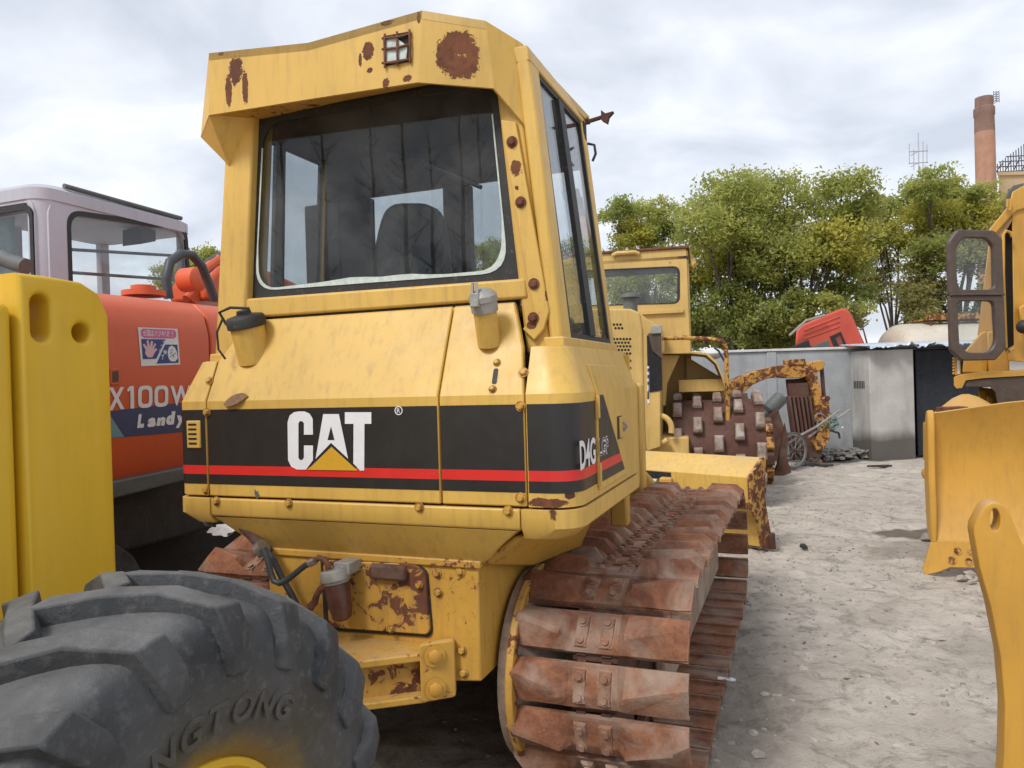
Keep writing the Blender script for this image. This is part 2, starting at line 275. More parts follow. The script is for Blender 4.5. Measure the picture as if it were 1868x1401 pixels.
def tyre_mat():
    k = MT('dusty_tyre_rubber'); v = k.coord(); n = k.noise(v, 5, 7, 0.62, 0.5); n2 = k.noise(v, 34, 8, 0.74)
    c = k.mix(k.ramp(n, 0.32, 0.7), (0.030, 0.032, 0.035, 1), (0.088, 0.091, 0.096, 1)); c = k.mix(k.math('MULTIPLY', k.ramp(n2, 0.52, 0.72), 0.5), c, (0.19, 0.185, 0.175, 1))
    geo = k.n('ShaderNodeNewGeometry'); sp = k.n('ShaderNodeSeparateXYZ'); k.l(geo.outputs['Normal'], sp.inputs[0])
    c = k.mix(k.math('MULTIPLY', k.ramp(sp.outputs['Z'], 0.5, 1.0), k.math('MULTIPLY', k.ramp(n, 0.25, 0.65), 0.55)), c, (0.22, 0.215, 0.205, 1))
    # yellow overspray from painting the rim: distance from the axle (local x axis)
    g = k.n('ShaderNodeSeparateXYZ'); k.l(k.tc.outputs['Object'], g.inputs[0]); cm = k.n('ShaderNodeCombineXYZ'); k.l(g.outputs['Y'], cm.inputs[0]); k.l(g.outputs['Z'], cm.inputs[1])
    ln = k.n('ShaderNodeVectorMath', operation='LENGTH'); k.l(cm.outputs[0], ln.inputs[0])
    q = k.n('ShaderNodeMath', operation='MULTIPLY_ADD'); k.l(n, q.inputs[0]); q.inputs[1].default_value = 0.15; k.l(ln.outputs['Value'], q.inputs[2])
    osp = k.ramp(q.outputs[0], 0.365, 0.425, (1, 1, 1, 1), (0, 0, 0, 1)); c = k.mix(k.math('MULTIPLY', osp, 0.85), c, (0.42, 0.24, 0.015, 1))
    c = k.mix(k.math('MULTIPLY', k.ramp(q.outputs[0], 0.42, 0.56, (1, 1, 1, 1), (0, 0, 0, 1)), 0.3), c, (0.16, 0.12, 0.05, 1))
    return k.done(c, k.ramp(n, 0.2, 0.8, (0.5,)*3+(1,), (0.75,)*3+(1,)), 0, n2, 0.5, 0.012, 0.4)
M['tyre'] = tyre_mat()
# ------------------------------------------------------------------ mesh helpers
class MB:
    def __init__(s): s.v = []; s.f = []
    def add(s, vs, fs):
        b = len(s.v); s.v += [tuple(p) for p in vs]; s.f += [tuple(i+b for i in q) for q in fs]; return s
    def box(s, x0, x1, y0, y1, z0, z1):
        return s.add([(x0,y0,z0),(x1,y0,z0),(x1,y1,z0),(x0,y1,z0),(x0,y0,z1),(x1,y0,z1),(x1,y1,z1),(x0,y1,z1)], [(0,3,2,1),(4,5,6,7),(0,1,5,4),(1,2,6,5),(2,3,7,6),(3,0,4,7)])
    def prism(s, poly, off):
        off = Vector(off); P = [Vector(p) for p in poly]; n = len(P); nrm = Vector((0, 0, 0))
        for i in range(n): nrm += P[i].cross(P[(i+1) % n])
        if nrm.dot(off) > 0: P.reverse()
        vs = P + [p+off for p in P]
        return s.add(vs, [tuple(range(n)), tuple(reversed(range(n, 2*n)))] + [(i, i+n, (i+1) % n+n, (i+1) % n) for i in range(n)])
    def hex(s, a, b):            # two quads (4 corners each), a = bottom / near, b = far
        return s.loft([a, b])
    def loft(s, rings, caps=True, close=True):
        n = len(rings[0]); vs = [p for r in rings for p in r]; fs = []
        for k in range(len(rings)-1):
            for i in range(n if close else n-1):
                j = (i+1) % n; fs.append((k*n+i, k*n+j, (k+1)*n+j, (k+1)*n+i))
        if caps and close: fs.append(tuple(reversed(range(n)))); fs.append(tuple(range((len(rings)-1)*n, len(rings)*n)))
        return s.add(vs, fs)
    def tube(s, pts, r, n=10, caps=True):
        P = [Vector(p) for p in pts]; R = r if hasattr(r, '__len__') else [r]*len(P); rings = []; prev = None
        for i, p in enumerate(P):
            t = (P[min(i+1, len(P)-1)]-P[max(i-1, 0)])
            t = t.normalized() if t.length > 1e-9 else Vector((0, 0, 1))
            a = prev if prev is not None and abs(prev.dot(t)) < 0.95 else (Vector((0, 0, 1)) if abs(t.z) < 0.9 else Vector((1, 0, 0)))
            a = (a-t*a.dot(t)).normalized(); b = t.cross(a); prev = a
            rings.append([p+(a*math.cos(q)+b*math.sin(q))*R[i] for q in [2*math.pi*k/n for k in range(n)]])
        return s.loft(rings, caps)
    def lathe(s, o, ax, prof, n=32, caps=True):
        o = Vector(o); ax = Vector(ax).normalized(); a = Vector((0, 0, 1)) if abs(ax.z) < 0.9 else Vector((1, 0, 0)); a = (a-ax*a.dot(ax)).normalized(); b = ax.cross(a)
        return s.loft([[o+ax*h+(a*math.cos(q)+b*math.sin(q))*r for q in [2*math.pi*k/n for k in range(n)]] for r, h in prof], caps)
    def bolt(s, p, nrm, r=0.014, h=0.012, washer=True):
        if washer: s.lathe(p, nrm, [(r*1.5, 0), (r*1.5, h*0.3)], 14)
        return s.lathe(p, nrm, [(r, 0), (r, h), (r*0.8, h*1.25)], 6)
    def ball(s, o, r, n=10, m=7):
        o = Vector(o); r = r if hasattr(r, '__len__') else (r, r, r)
        return s.loft([[o+Vector((r[0]*math.sin(t)*math.cos(q), r[1]*math.sin(t)*math.sin(q), r[2]*math.cos(t))) for q in [2*math.pi*k/n for k in range(n)]] for t in [math.pi-(0.02+(math.pi-0.04)*j/m) for j in range(m+1)]])
    def build(s, name, mat, parent=None, bevel=0.0, smooth=35, seg=2, mats=None):
        me = bpy.data.meshes.new(name); me.from_pydata(s.v, [], s.f); me.update()
        bm = bmesh.new(); bm.from_mesh(me); bmesh.ops.recalc_face_normals(bm, faces=bm.faces); bm.to_mesh(me); bm.free()
        me.materials.append(M[mat] if isinstance(mat, str) else mat)
        o = bpy.data.objects.new(name, me); COL.objects.link(o)
        if smooth:
            me.polygons.foreach_set('use_smooth', [True]*len(me.polygons)); me.set_sharp_from_angle(angle=math.radians(smooth))
        if parent is not None: o.parent = parent
        if bevel:
            md = o.modifiers.new('bevel', 'BEVEL'); md.width = bevel; md.segments = seg; md.limit_method = 'ANGLE'; md.angle_limit = math.radians(38); md.harden_normals = False
        return o
def thing(name, label, cat, frame, group=None):
    o = bpy.data.objects.new(name, None); COL.objects.link(o); o.location = frame.o; o.rotation_euler = (0, 0, -frame.yaw)
    o.empty_display_size = 0.2; return tag(o, label, cat, group)
def tag(o, label, cat, group=None):
    o['label'] = label; o['category'] = cat
    if group: o['group'] = group
    return o
def struct(o, kind='structure'): o['kind'] = kind; return o
def inset(poly, d):              # shrink a planar, roughly convex polygon towards its centre
    c = sum((Vector(p) for p in poly), Vector())/len(poly); return [Vector(p)+(c-Vector(p)).normalized()*d for p in poly]
def rounded(pts, rad, n=5):      # round the corners of a 3D polygon
    P = [Vector(p) for p in pts]; out = []
    for i, p in enumerate(P):
        a, b = P[i-1]-p, P[(i+1) % len(P)]-p; r = min(rad, a.length*0.45, b.length*0.45); a0, b0 = p+a.normalized()*r, p+b.normalized()*r
        for k in range(n+1):
            t = k/n; out.append(a0*(1-t)**2+p*2*t*(1-t)+b0*t*t)
    return out
def ring(mb, outer, inner, off):  # flat frame between two polygons of equal count, extruded by off
    off = Vector(off); n = len(outer); A = [Vector(p) for p in outer]; B = [Vector(p) for p in inner]
    vs = A+B+[p+off for p in A]+[p+off for p in B]; fs = []
    for i in range(n):
        j = (i+1) % n; fs += [(i, j, n+j, n+i), (2*n+i, 3*n+i, 3*n+j, 2*n+j), (i, 2*n+i, 2*n+j, j), (n+i, n+j, 3*n+j, 3*n+i)]
    mb.add(vs, fs); return mb
def text_mesh(txt, size, depth=0.002, sx=1.0, shear=0.0, offset=0.0, outline=0.0, spacing=1.0):
    cu = bpy.data.curves.new('lettering', 'FONT'); cu.body = txt; cu.size = size; cu.shear = shear; cu.offset = offset; cu.space_character = spacing
    cu.align_x = 'LEFT'; cu.resolution_u = 4
    if outline: cu.fill_mode = 'NONE' if False else cu.fill_mode
    cu.extrude = depth
    o = bpy.data.objects.new('lettering', cu); COL.objects.link(o); bpy.context.view_layer.update()
    me = bpy.data.meshes.new_from_object(o.evaluated_get(bpy.context.evaluated_depsgraph_get())); bpy.data.objects.remove(o); bpy.data.curves.remove(cu)
    for v in me.vertices: v.co.x *= sx
    return me
def place_text(txt, size, origin, right, up, mat, parent, name='lettering', **k):
    me = text_mesh(txt, size, **k); r = Vector(right).normalized(); u = Vector(up).normalized(); n = r.cross(u); o = Vector(origin)
    for v in me.vertices: c = v.co.copy(); v.co = o+r*c.x+u*c.y+n*c.z
    me.materials.append(M[mat]); ob = bpy.data.objects.new(name, me); COL.objects.link(ob); ob.parent = parent; return ob
def ragged(c, ru, rv, eu, ev, n=26, amp=0.35, seed=0):   # ragged flat patch outline round c in the plane eu, ev
    c = Vector(c); eu = Vector(eu); ev = Vector(ev); o = []
    for i in range(n):
        q = 2*math.pi*i/n; k = 1+amp*noise.noise(Vector((math.cos(q)*1.3+seed*3.1, math.sin(q)*1.3, seed)))*1.6+amp*0.6*noise.noise(Vector((math.cos(q)*4+seed, math.sin(q)*4, seed*2.0)))+amp*0.45*noise.noise(Vector((math.cos(q)*11, math.sin(q)*11, seed*1.7)))
        o.append(c+eu*(ru*k*math.cos(q))+ev*(rv*k*math.sin(q)))
    return o
def bil(q, s, t): return q[0]*((1-s)*(1-t))+q[1]*(s*(1-t))+q[2]*(s*t)+q[3]*((1-s)*t)     # q = bl, br, tr, tl
def fit_text(txt, quad, mat, parent, lift, name='lettering', depth=0.0, **k):
    me = text_mesh(txt, 1.0, depth=0.0, **k); co = [v.co.copy() for v in me.vertices]
    x0, x1 = min(c.x for c in co), max(c.x for c in co); y0, y1 = min(c.y for c in co), max(c.y for c in co); lift = Vector(lift)
    for v in me.vertices: v.co = bil(quad, (v.co.x-x0)/(x1-x0), (v.co.y-y0)/(y1-y0))+lift
    me.materials.append(M[mat]); ob = bpy.data.objects.new(name, me); COL.objects.link(ob); ob.parent = parent; return ob
def uvpoly(quad, pts, lift, mat, name, parent, thick=0.0008):
    lift = Vector(lift); n = (quad[1]-quad[0]).cross(quad[3]-quad[0]).normalized()
    return MB().prism([bil(quad, a, b)+lift for a, b in pts], n*thick).build(name, mat, parent, smooth=0)
# ================================================================== ground
GBLOBS = [(4.02, 7.50, 0.50, 0.34, 1.0, 0.85, (0.13, 0.10, 0.075, 1)), (3.7, 6.8, 0.7, 0.35, 1.1, 0.45, (0.2, 0.165, 0.13, 1)), (3.1, 4.2, 0.9, 0.5, 1.2, 0.3, (0.22, 0.2, 0.17, 1)), (6.2, 13.9, 1.8, 0.5, 0.8, 0.8, (0.06, 0.055, 0.05, 1)), (2.2, 3.0, 0.5, 0.4, 1.2, 0.35, (0.2, 0.18, 0.15, 1)), (0.2, 4.6, 1.6, 2.2, 0.5, 0.5, (0.15, 0.125, 0.1, 1))]  # darker ground patches; the last one spreads beneath the main bulldozer
def ground_h(x, y):
    d = math.hypot(x, y)
    if d > 40: return 0.0
    k = 1.0 if d < 16 else max(0.0, (40-d)/24)
    p = Vector((x, y, 0.0))
    h = 0.018*noise.noise(p*0.6)+0.016*noise.noise(p*1.7+Vector((5, 2, 0)))+0.022*noise.noise(p*4.3)
    h += 0.014*noise.noise(p*9.0)+0.009*noise.noise(p*19.0)
    u = x*0.934-y*0.358; v = x*0.358+y*0.934                       # old track prints running alongside the bulldozer
    for c_, w_, ph in ((0.62, 0.30, 0.0), (2.35, 0.28, 1.3)):
        b = abs(u-c_-0.06*math.sin(v*0.7+ph))
        if b < w_*1.5:
            f = max(0.0, 1-(b/w_)**4) if b < w_ else 0.0; rim = math.exp(-((b-w_*1.12)/0.05)**2)
            br = 0.5+0.5*noise.noise(Vector((u*0.8, v*0.5, 7+ph)))
            h += br*(-0.016*f+0.010*f*(abs(math.sin(v*math.pi/0.185))**0.5-0.5)+0.014*rim)
    return (h-0.012)*k
def build_ground():
    def axis(lo, hi, fine, far):
        a = list(np.arange(lo, hi+1e-6, fine)); s = fine; x = hi
        while x < far: s *= 1.35; x += s; a.append(x)
        s = fine; x = lo; pre = []
        while x > -far: s *= 1.35; x -= s; pre.append(x)
        return pre[::-1]+a
    xs = axis(-1.2, 6.2, 0.032, 900); ys = axis(1.6, 9.5, 0.032, 900)
    nx, ny = len(xs), len(ys); vs = [(x, y, ground_h(x, y)) for y in ys for x in xs]
    fs = [(j*nx+i, j*nx+i+1, (j+1)*nx+i+1, (j+1)*nx+i) for j in range(ny-1) for i in range(nx-1)]
    me = bpy.data.meshes.new('ground'); me.from_pydata(vs, [], fs); me.update(); me.polygons.foreach_set('use_smooth', [True]*len(fs))
    me.materials.append(ground_mat()); o = bpy.data.objects.new('ground', me); COL.objects.link(o); struct(o)
build_ground()
# ================================================================== main bulldozer
dozer = thing('bulldozer', 'worn yellow and black bulldozer with wide rusty tracks, seen from behind in the middle', 'bulldozer', DF)
On = lambda px, py, V: DF.on(px, py, 1, V)
OnU = lambda px, py, U: DF.on(px, py, 0, U)
def onplane(px, py, p0, n, lift=0.0, fr=DF):
    d = CR*((px-PW/2)/LENS_PX) - CU*((py-PH/2)/LENS_PX) + CF
    e0 = fr.loc(EYE); dl = fr.loc(EYE+d)-e0; n = Vector(n).normalized(); p0 = Vector(p0)+n*lift
    return e0+dl*((p0-e0).dot(n)/dl.dot(n))
def sheet(u0, u1, prof, thk, name, mat, parent=dozer, bevel=0.006, u0b=None, u1b=None):
    """bent sheet: prof = [(V, W)...]; u0/u1 may be lists per profile point; thickness goes forward"""
    A = u0 if hasattr(u0, '__len__') else [u0]*len(prof); B = u1 if hasattr(u1, '__len__') else [u1]*len(prof)
    rings = [[(A[i], v, w), (B[i], v, w), (B[i], v+thk, w), (A[i], v+thk, w)] for i, (v, w) in enumerate(prof)]
    return MB().loft(rings).build(name, mat, parent, bevel, smooth=14)
PR = [(0.0, 1.213), (0.0, 1.60), (0.072, 1.765), (0.15, 1.935)]
TF = 1.00                                               # front end of the tank sides
# inner body (dark) behind the panel gaps
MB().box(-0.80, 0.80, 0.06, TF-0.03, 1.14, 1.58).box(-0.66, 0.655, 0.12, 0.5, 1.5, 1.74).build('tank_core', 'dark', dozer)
rp = sheet([-0.703, -0.703, -0.70, -0.60], [0.351]*4, PR, 0.03, 'rear_panel', 'yel')
rd = sheet([0.357]*4, [0.680, 0.680, 0.655, 0.60], PR, 0.03, 'rear_door', 'yel')
MB().box(-0.60, 0.60, 0.153, 0.40, 1.90, 1.931).build('hood_top', 'yel', dozer, 0.006)
# corner panels: follow the rounded plan outline, leaning in above the crease
def corner_path(sgn, lean=0.0, back=0.0, r=None, side=0.862, u_in=0.687, vend=TF):
    r = r or (0.10 if sgn > 0 else 0.05); s_ = side-lean; pts = [(sgn*u_in, back)]
    for k in range(11):
        q = math.pi/2*k/10; pts.append((sgn*(s_-r+r*math.sin(q)), back+r-r*math.cos(q)))
    pts.append((sgn*s_, vend)); return pts
def wall_loft(levels, thk, sgn):
    rings = []
    for w_, path in levels:
        inner = [(u-sgn*thk*(0 if i == 0 else 1), v+thk) for i, (u, v) in enumerate(path)]; inner[-1] = (path[-1][0]-sgn*thk, path[-1][1]); inner[0] = (path[0][0], path[0][1]+thk)
        rings.append([(u, v, w_) for u, v in path]+[(u, v, w_) for u, v in reversed(inner)])
    return MB().loft(rings)
rc = wall_loft([(1.213, corner_path(1)), (1.60, corner_path(1)), (1.765, corner_path(1, 0.05, 0.072))], 0.03, 1).build('corner_panel', 'yel', dozer, 0.005, smooth=13)
lc = wall_loft([(1.213, corner_path(-1, u_in=0.709)), (1.60, corner_path(-1, u_in=0.709)), (1.765, corner_path(-1, 0.05, 0.072, u_in=0.709))], 0.03, -1).build('corner_panel', 'yel', dozer, 0.005, smooth=13)
for s_, ui in ((1, 0.689), (-1, 0.712)):                # fender tops
    MB().prism([(s_*ui, 0.082, 1.755)]+[(u, v+0.004, 1.755) for u, v in corner_path(s_, 0.055, 0.077, u_in=ui)[1:]]+[(s_*ui, TF-0.01, 1.755)], (0, 0, 0.012)).build('fender_top', 'yel', dozer)
    MB().box(min(s_*0.70, s_*0.84), max(s_*0.70, s_*0.84), TF-0.03, TF-0.003, 1.14, 1.75).build('front_closing_panel', 'yel', dozer)
# lower lip
LIP = [(-0.008, 1.205), (-0.008, 1.142), (0.0, 1.130), (0.10, 1.130)]
def lip(u0, u1):
    poly = [(u0, v, w) for v, w in LIP]+[(u0, 0.10, 1.205)]
    return MB().prism(poly, (u1-u0, 0, 0)).build('lower_rail', 'yel', dozer, 0.006)
lr = lip(-0.69, 0.655)
def lip_corner(s_, ui):
    lv = [(1.10, corner_path(s_, 0.05, 0.02, u_in=ui)), (1.142, corner_path(s_, -0.004, -0.008, u_in=ui)), (1.205, corner_path(s_, -0.004, -0.008, u_in=ui))]
    return wall_loft(lv, 0.05, s_).build('lower_rail', 'yel', dozer, 0.006)
lip_corner(1, 0.661); lip_corner(-1, 0.696)
# underside slope from the rail to the transmission case
a_ = [(-0.685, 0.003, 1.128), (0.64, 0.003, 1.128), (0.64, 0.30, 1.126), (-0.685, 0.30, 1.126)]
b_ = [(-0.50, 0.10, 0.985), (0.47, 0.10, 0.985), (0.47, 0.24, 0.985), (-0.50, 0.24, 0.985)]
MB().loft([a_, [(-0.61, 0.045, 1.06), (0.555, 0.045, 1.06), (0.555, 0.29, 1.06), (-0.61, 0.29, 1.06)], [(-0.54, 0.085, 1.005), (0.50, 0.085, 1.005), (0.50, 0.28, 1.005), (-0.54, 0.28, 1.005)], b_]).build('belly_plate', 'yel', dozer, 0.004)
MB().prism([(0.45, 0.1, 0.98), (0.60, 0.075, 1.095), (0.66, 0.3, 1.095), (0.70, 0.75, 1.095), (0.60, 0.8, 0.9), (0.48, 0.5, 0.88)], (0.04, 0, 0.0)).build('belly_gusset', 'yelrust', dozer, 0.01)
# stripes: black field and red line, one piece per panel, plus the rounded corners
def stripe(pathfn, w0, w1, mat, nm):
    rings = [[(u, v, w0) for u, v in pathfn(0.0015)], [(u, v, w1) for u, v in pathfn(0.0015)]]
    n = len(rings[0]); mb = MB(); mb.add(rings[0]+rings[1], [(i, i+1, n+i+1, n+i) for i in range(n-1)]); return mb.build(nm, mat, dozer)
W1, W0_, R1, R0 = 1.566, 1.262, 1.338, 1.302
flats = [(-0.700, 0.348), (0.360, 0.677)]
for a, b in flats:
    for (z0, z1, mt, nm) in ((R1, W1, 'band', 'black_band'), (R0, R1, 'red', 'red_stripe'), (W0_, R0, 'band', 'black_band')):
        stripe(lambda e, a=a, b=b: [(a, -e), (b, -e)], z0, z1, mt, nm)
VDOOR = 0.27                                             # door seam on the tank side
def cpath(s_, v0, v1, ui):
    def fn(e):
        P = [(u+s_*e*(1 if i else 0), v-e*(1 if i < 11 else 0)) for i, (u, v) in enumerate(corner_path(s_, u_in=ui))]
        P[-1] = (P[-1][0], v1); return P
    return fn
for (z0, z1, mt, nm) in ((R1, W1, 'band', 'black_band'), (R0, R1, 'red', 'red_stripe'), (W0_, R0, 'band', 'black_band')):
    stripe(cpath(1, 0, VDOOR-0.012, 0.690), z0, z1, mt, nm); stripe(cpath(-1, 0, VDOOR, 0.712), z0, z1, mt, nm)
# side door with its own wedge of black band
SU = 0.862
V0, V1 = VDOOR, 0.74
dz = MB().loft([[(SU-ln-0.001, V0, z), (SU-ln+0.007, V0, z), (SU-ln+0.007, V1, z), (SU-ln-0.001, V1, z)] for z, ln in ((1.235, 0), (1.60, 0), (1.70, 0.03))]).build('side_door', 'yel', dozer, 0.003)
e_ = SU+0.0075
def slant(z): t = (z-W0_)/(1.60-W0_); return V0+0.425*(1-t)+0.075*t
MB().add([(e_, V0+.008, R1), (e_, slant(R1), R1), (e_, slant(1.585), 1.585), (e_, V0+.008, 1.585)], [(0, 1, 2, 3)]).build('black_band', 'band', dz)
MB().add([(e_, V0+.008, R0), (e_, slant(R0), R0), (e_, slant(R1), R1), (e_, V0+.008, R1)], [(0, 1, 2, 3)]).build('red_stripe', 'red', dz)
MB().add([(e_, V0+.008, W0_), (e_, slant(W0_), W0_), (e_, slant(R0), R0), (e_, V0+.008, R0)], [(0, 1, 2, 3)]).build('black_band', 'band', dz)
for z_ in (1.50, 1.25): MB().box(SU, SU+0.016, V0-0.01, V0+0.006, z_, z_+0.085).build('hinge', 'yel', dz, 0.003)
MB().box(SU+0.004, SU+0.0085, 0.575, 0.66, 1.395, 1.49).build('latch_recess', 'dark', dz, 0.002)
MB().box(SU+0.008, SU+0.016, 0.60, 0.70, 1.40, 1.485).build('latch', 'yel', dz, 0.003)
MB().tube([(SU+0.016, 0.655, 1.425), (SU+0.03, 0.655, 1.445), (SU+0.016, 0.655, 1.465)], 0.006, 8).build('latch_pull', 'alu', dz)
fit_text('D4G', [OnU(x, y, SU) for x, y in ((1057, 859), (1085, 845), (1084, 797), (1055, 804))], 'white', dozer, (0.004, 0, 0), offset=0.03)
# outlined letters: white shape with a black shape on top
LQ = [OnU(x, y, e_) for x, y in ((1092.5, 833), (1111, 827), (1109.5, 794), (1091.5, 800))]; fit_text('LGP', LQ, 'white', dz, (0.0012, 0, 0), offset=0.05)
fit_text('LGP', [bil(LQ, a, b) for a, b in ((.03, .03), (.97, .03), (.97, .97), (.03, .97))], 'band', dz, (0.0028, 0, 0), offset=-0.012)
# CAT lettering on the rear panel (pixel outline measured on the panel plane)
def cc(x, y): return (300+x/2.0756, 540+y/2.0756)
def flatpoly(pts, V, mat, nm, parent):
    P = [On(*cc(*p), V) for p in pts]; mb = MB(); mb.prism(P, (0, 0.0012, 0)); return mb.build(nm, mat, parent, smooth=0)
Cp = [(508,437),(530,437),(550,446),(561,466),(562,525),(528,525),(528,482),(522,474),(512,474),(507,482),(507,612),(512,621),(522,621),(528,612),(528,566),(562,566),(562,622),(536,657),(502,657),(480,646),(468,622),(466,478),(474,452),(490,440)]
flatpoly(Cp, -0.004, 'white', 'letter', rp)
flatpoly([(601,447),(630.5,447),(630.5,492),(617,546),(630.5,546),(630.5,556),(572,617)], -0.004, 'white', 'letter', rp)
flatpoly([(630.5,447),(660,447),(695,616),(630.5,556),(630.5,546),(644,546),(630.5,492)], -0.004, 'white', 'letter', rp)
flatpoly([(683,440),(783,440),(783,484),(757,484),(756,661),(741,661),(715,634),(716,484),(683,484)], -0.004, 'white', 'letter', rp)
flatpoly([(632,571),(542,658),(731,661)], -0.005, 'decalyel', 'triangle', rp)
rg_c = On(727, 749, -0.004)
ring(MB(), [rg_c+Vector((0.0165*math.cos(q), 0, 0.0165*math.sin(q))) for q in np.linspace(0, 2*math.pi, 25)[:-1]], [rg_c+Vector((0.013*math.cos(q), 0, 0.013*math.sin(q))) for q in np.linspace(0, 2*math.pi, 25)[:-1]], (0, 0.001, 0)).build('registered_mark', 'white', rp)
place_text('R', 0.024, rg_c+Vector((-0.008, -0.0, -0.008)), (1, 0, 0), (0, 0, 1), 'white', rp, name='registered_mark', depth=0.0008)
# vent louvre on the left corner
g0 = On(339, 765, -0.004); MB().box(-0.806, -0.735, -0.008, 0.004, 1.408, 1.522).build('vent_plate', 'yel', lc, 0.004)
for i in range(5): MB().prism(rounded([(-0.795, -0.0095, 1.424+i*0.0195), (-0.752, -0.0095, 1.424+i*0.0195), (-0.752, -0.0095, 1.432+i*0.0195), (-0.795, -0.0095, 1.432+i*0.0195)], 0.004, 3), (0, 0.002, 0)).build('vent_slot', 'void', lc)
# bolts on panels
def bolts(lst, parent, mat='yelrust', r=0.0125):
    for p, nrm in lst: MB().bolt(p, nrm, r).build('bolt', mat, parent)
bk = (0, -1, 0)
SLN = Vector((0, -0.335, 0.15)).normalized(); onS = lambda x, y, l=0.0005: onplane(x, y, (0, 0, 1.60), SLN, l)
bolts([(onS(383, 695), SLN), (onS(955, 680), SLN), (On(950, 741, -0.001), bk), (On(378, 752, -0.001), bk), (On(376, 893, -0.001), bk), (On(950, 908, -0.001), bk)], rp)
bolts([(On(395, 914, -0.009), bk), (On(527, 918, -0.009), bk), (On(765, 925, -0.009), bk), (On(927, 932, -0.009), bk)], lr)
bolts([(onS(907, 662), SLN), (onS(899, 710), SLN)], rd, r=0.010)
sl_c = onS(903, 686, 0.0025); e3 = Vector((0, 0.15, 0.335)).normalized(); MB().prism(rounded([sl_c+Vector((-0.009, 0, 0))-e3*0.03, sl_c+Vector((0.009, 0, 0))-e3*0.03, sl_c+Vector((0.009, 0, 0))+e3*0.03, sl_c+Vector((-0.009, 0, 0))+e3*0.03], 0.008, 3), (0, 0.002, 0)).build('lock_slot', 'dark', rd)
# rust patches: ragged bare spots lying on the paint
def patch(px, py, rx, ry, p0, n, parent, seed, amp=0.45, mat='rustpatch'):
    n = Vector(n).normalized(); c = onplane(px, py, p0, n, 0.002); eu = Vector((0, 0, 1)).cross(n).normalized() if abs(n.z) < 0.99 else Vector((1, 0, 0)); ev = n.cross(eu)
    if rx*ry > 1e-4 and mat == 'rustpatch' and (py > 300 or (px < 700 and 80 < py < 140)):
        st_ = MB(); rg_ = ragged(c-n*0.0008-ev*ry*0.15, rx*1.3, ry*1.35, eu, ev, 40, 0.35, seed+70); st_.add(rg_, [tuple(range(40))]); st_.build('rust_stain', 'ruststain', parent, smooth=0)
    mb = MB(); mb.prism(ragged(c, rx, ry, eu, ev, 64, amp, seed), -n*0.0012); return mb.build('rust_patch', mat, parent, smooth=0)
nb = (0, -1, 0)
csp = [(On(x, y, 0).x, On(x, y, 0).z, a, b) for x, y, a, b in ((1000, 918, .07, .016), (1035, 905, .016, .014), (985, 914, .03, .012))]
M['yelcorner'] = paint('flaked_corner_paint', (0.64, 0.40, 0.088, 1), 0.42, 0.12, 0.34, 42, spots=csp); rc.data.materials[0] = M['yelcorner']
patch(1008, 938, 0.010, 0.014, (0, -0.009, 0), nb, lr, 9, 0.6)
patch(468, 902, 0.012, 0.014, (0, 0, 0), nb, rp, 11, 0.6, 'greybeam')
# ---- filler necks and caps
def filler(px, py, ptx, pty, V, r, cm, capmat, nm):
    b = On(px, py, V); t = On(ptx, pty, V-0.03); ax = (t-b); h = ax.length
    nk = MB().lathe(b-ax.normalized()*0.05, ax, [(r, 0), (r, h+0.05)], 28).build('filler_neck', cm, dozer, 0.004)
    MB().lathe(t, ax, [(r*0.9, -0.012), (r*1.15, -0.01), (r*1.15, 0.026), (r*1.05, 0.036), (r*0.45, 0.044), (r*0.4, 0.06), (r*0.1, 0.062)], 24).build('filler_cap', capmat, nk, 0.002); return nk, t, ax.normalized()
nk, t_, ax_ = filler(462, 640, 450, 592, 0.10, 0.068, 'yel', 'dark', 'l')
MB().tube([t_+Vector((-0.06, -0.05, 0.0)), t_+Vector((-0.085, -0.06, 0.05)), t_+Vector((-0.02, -0.07, 0.065)), t_+Vector((0.05, -0.04, 0.06))], 0.006, 8).build('cap_strap', 'black', nk)
MB().tube([t_+Vector((-0.075, -0.05, 0.03)), t_+Vector((-0.10, -0.06, -0.03)), t_+Vector((-0.095, -0.06, -0.10)), t_+Vector((-0.07, -0.05, -0.14))], 0.0045, 8).build('cap_strap', 'black', nk)
nk2, t2, ax2 = filler(890, 607, 884, 563, 0.07, 0.042, 'yel', 'alu', 'r')
MB().lathe(t2+ax2*0.03, ax2, [(0.052, 0), (0.05, 0.02), (0.035, 0.036), (0.012, 0.044)], 24).build('cap_dome', 'alu', nk2)
MB().box(t2.x-0.028, t2.x+0.006, t2.y-0.068, t2.y-0.05, t2.z+0.0, t2.z+0.05).build('padlock', 'alu', nk2, 0.004)
MB().tube([t2+Vector((-0.02, -0.058, 0.05)), t2+Vector((-0.018, -0.058, 0.085)), t2+Vector((-0.004, -0.058, 0.085)), t2+Vector((-0.002, -0.058, 0.05))], 0.006, 8).build('shackle', 'steel', nk2)
lf = MB(); lp = onS(430, 730, 0.004)
leaf_o = MB().prism([lp+Vector((0.05*math.cos(q)*(1 if abs(math.cos(q)) < 0.95 else 1.15), 0, 0))+e3*(0.024*math.sin(q)+0.016*math.cos(q))+SLN*(0.006*abs(math.sin(q))) for q in np.linspace(0, 2*math.pi, 19)[:-1]], (0, -0.002, 0)).build('dry_leaf', 'leafdry', None)
leaf_o.location = DF.o; leaf_o.rotation_euler = (0, 0, -DF.yaw); tag(leaf_o, 'small dry brown leaf stuck on the bulldozer rear panel, up left of the white lettering', 'leaf')
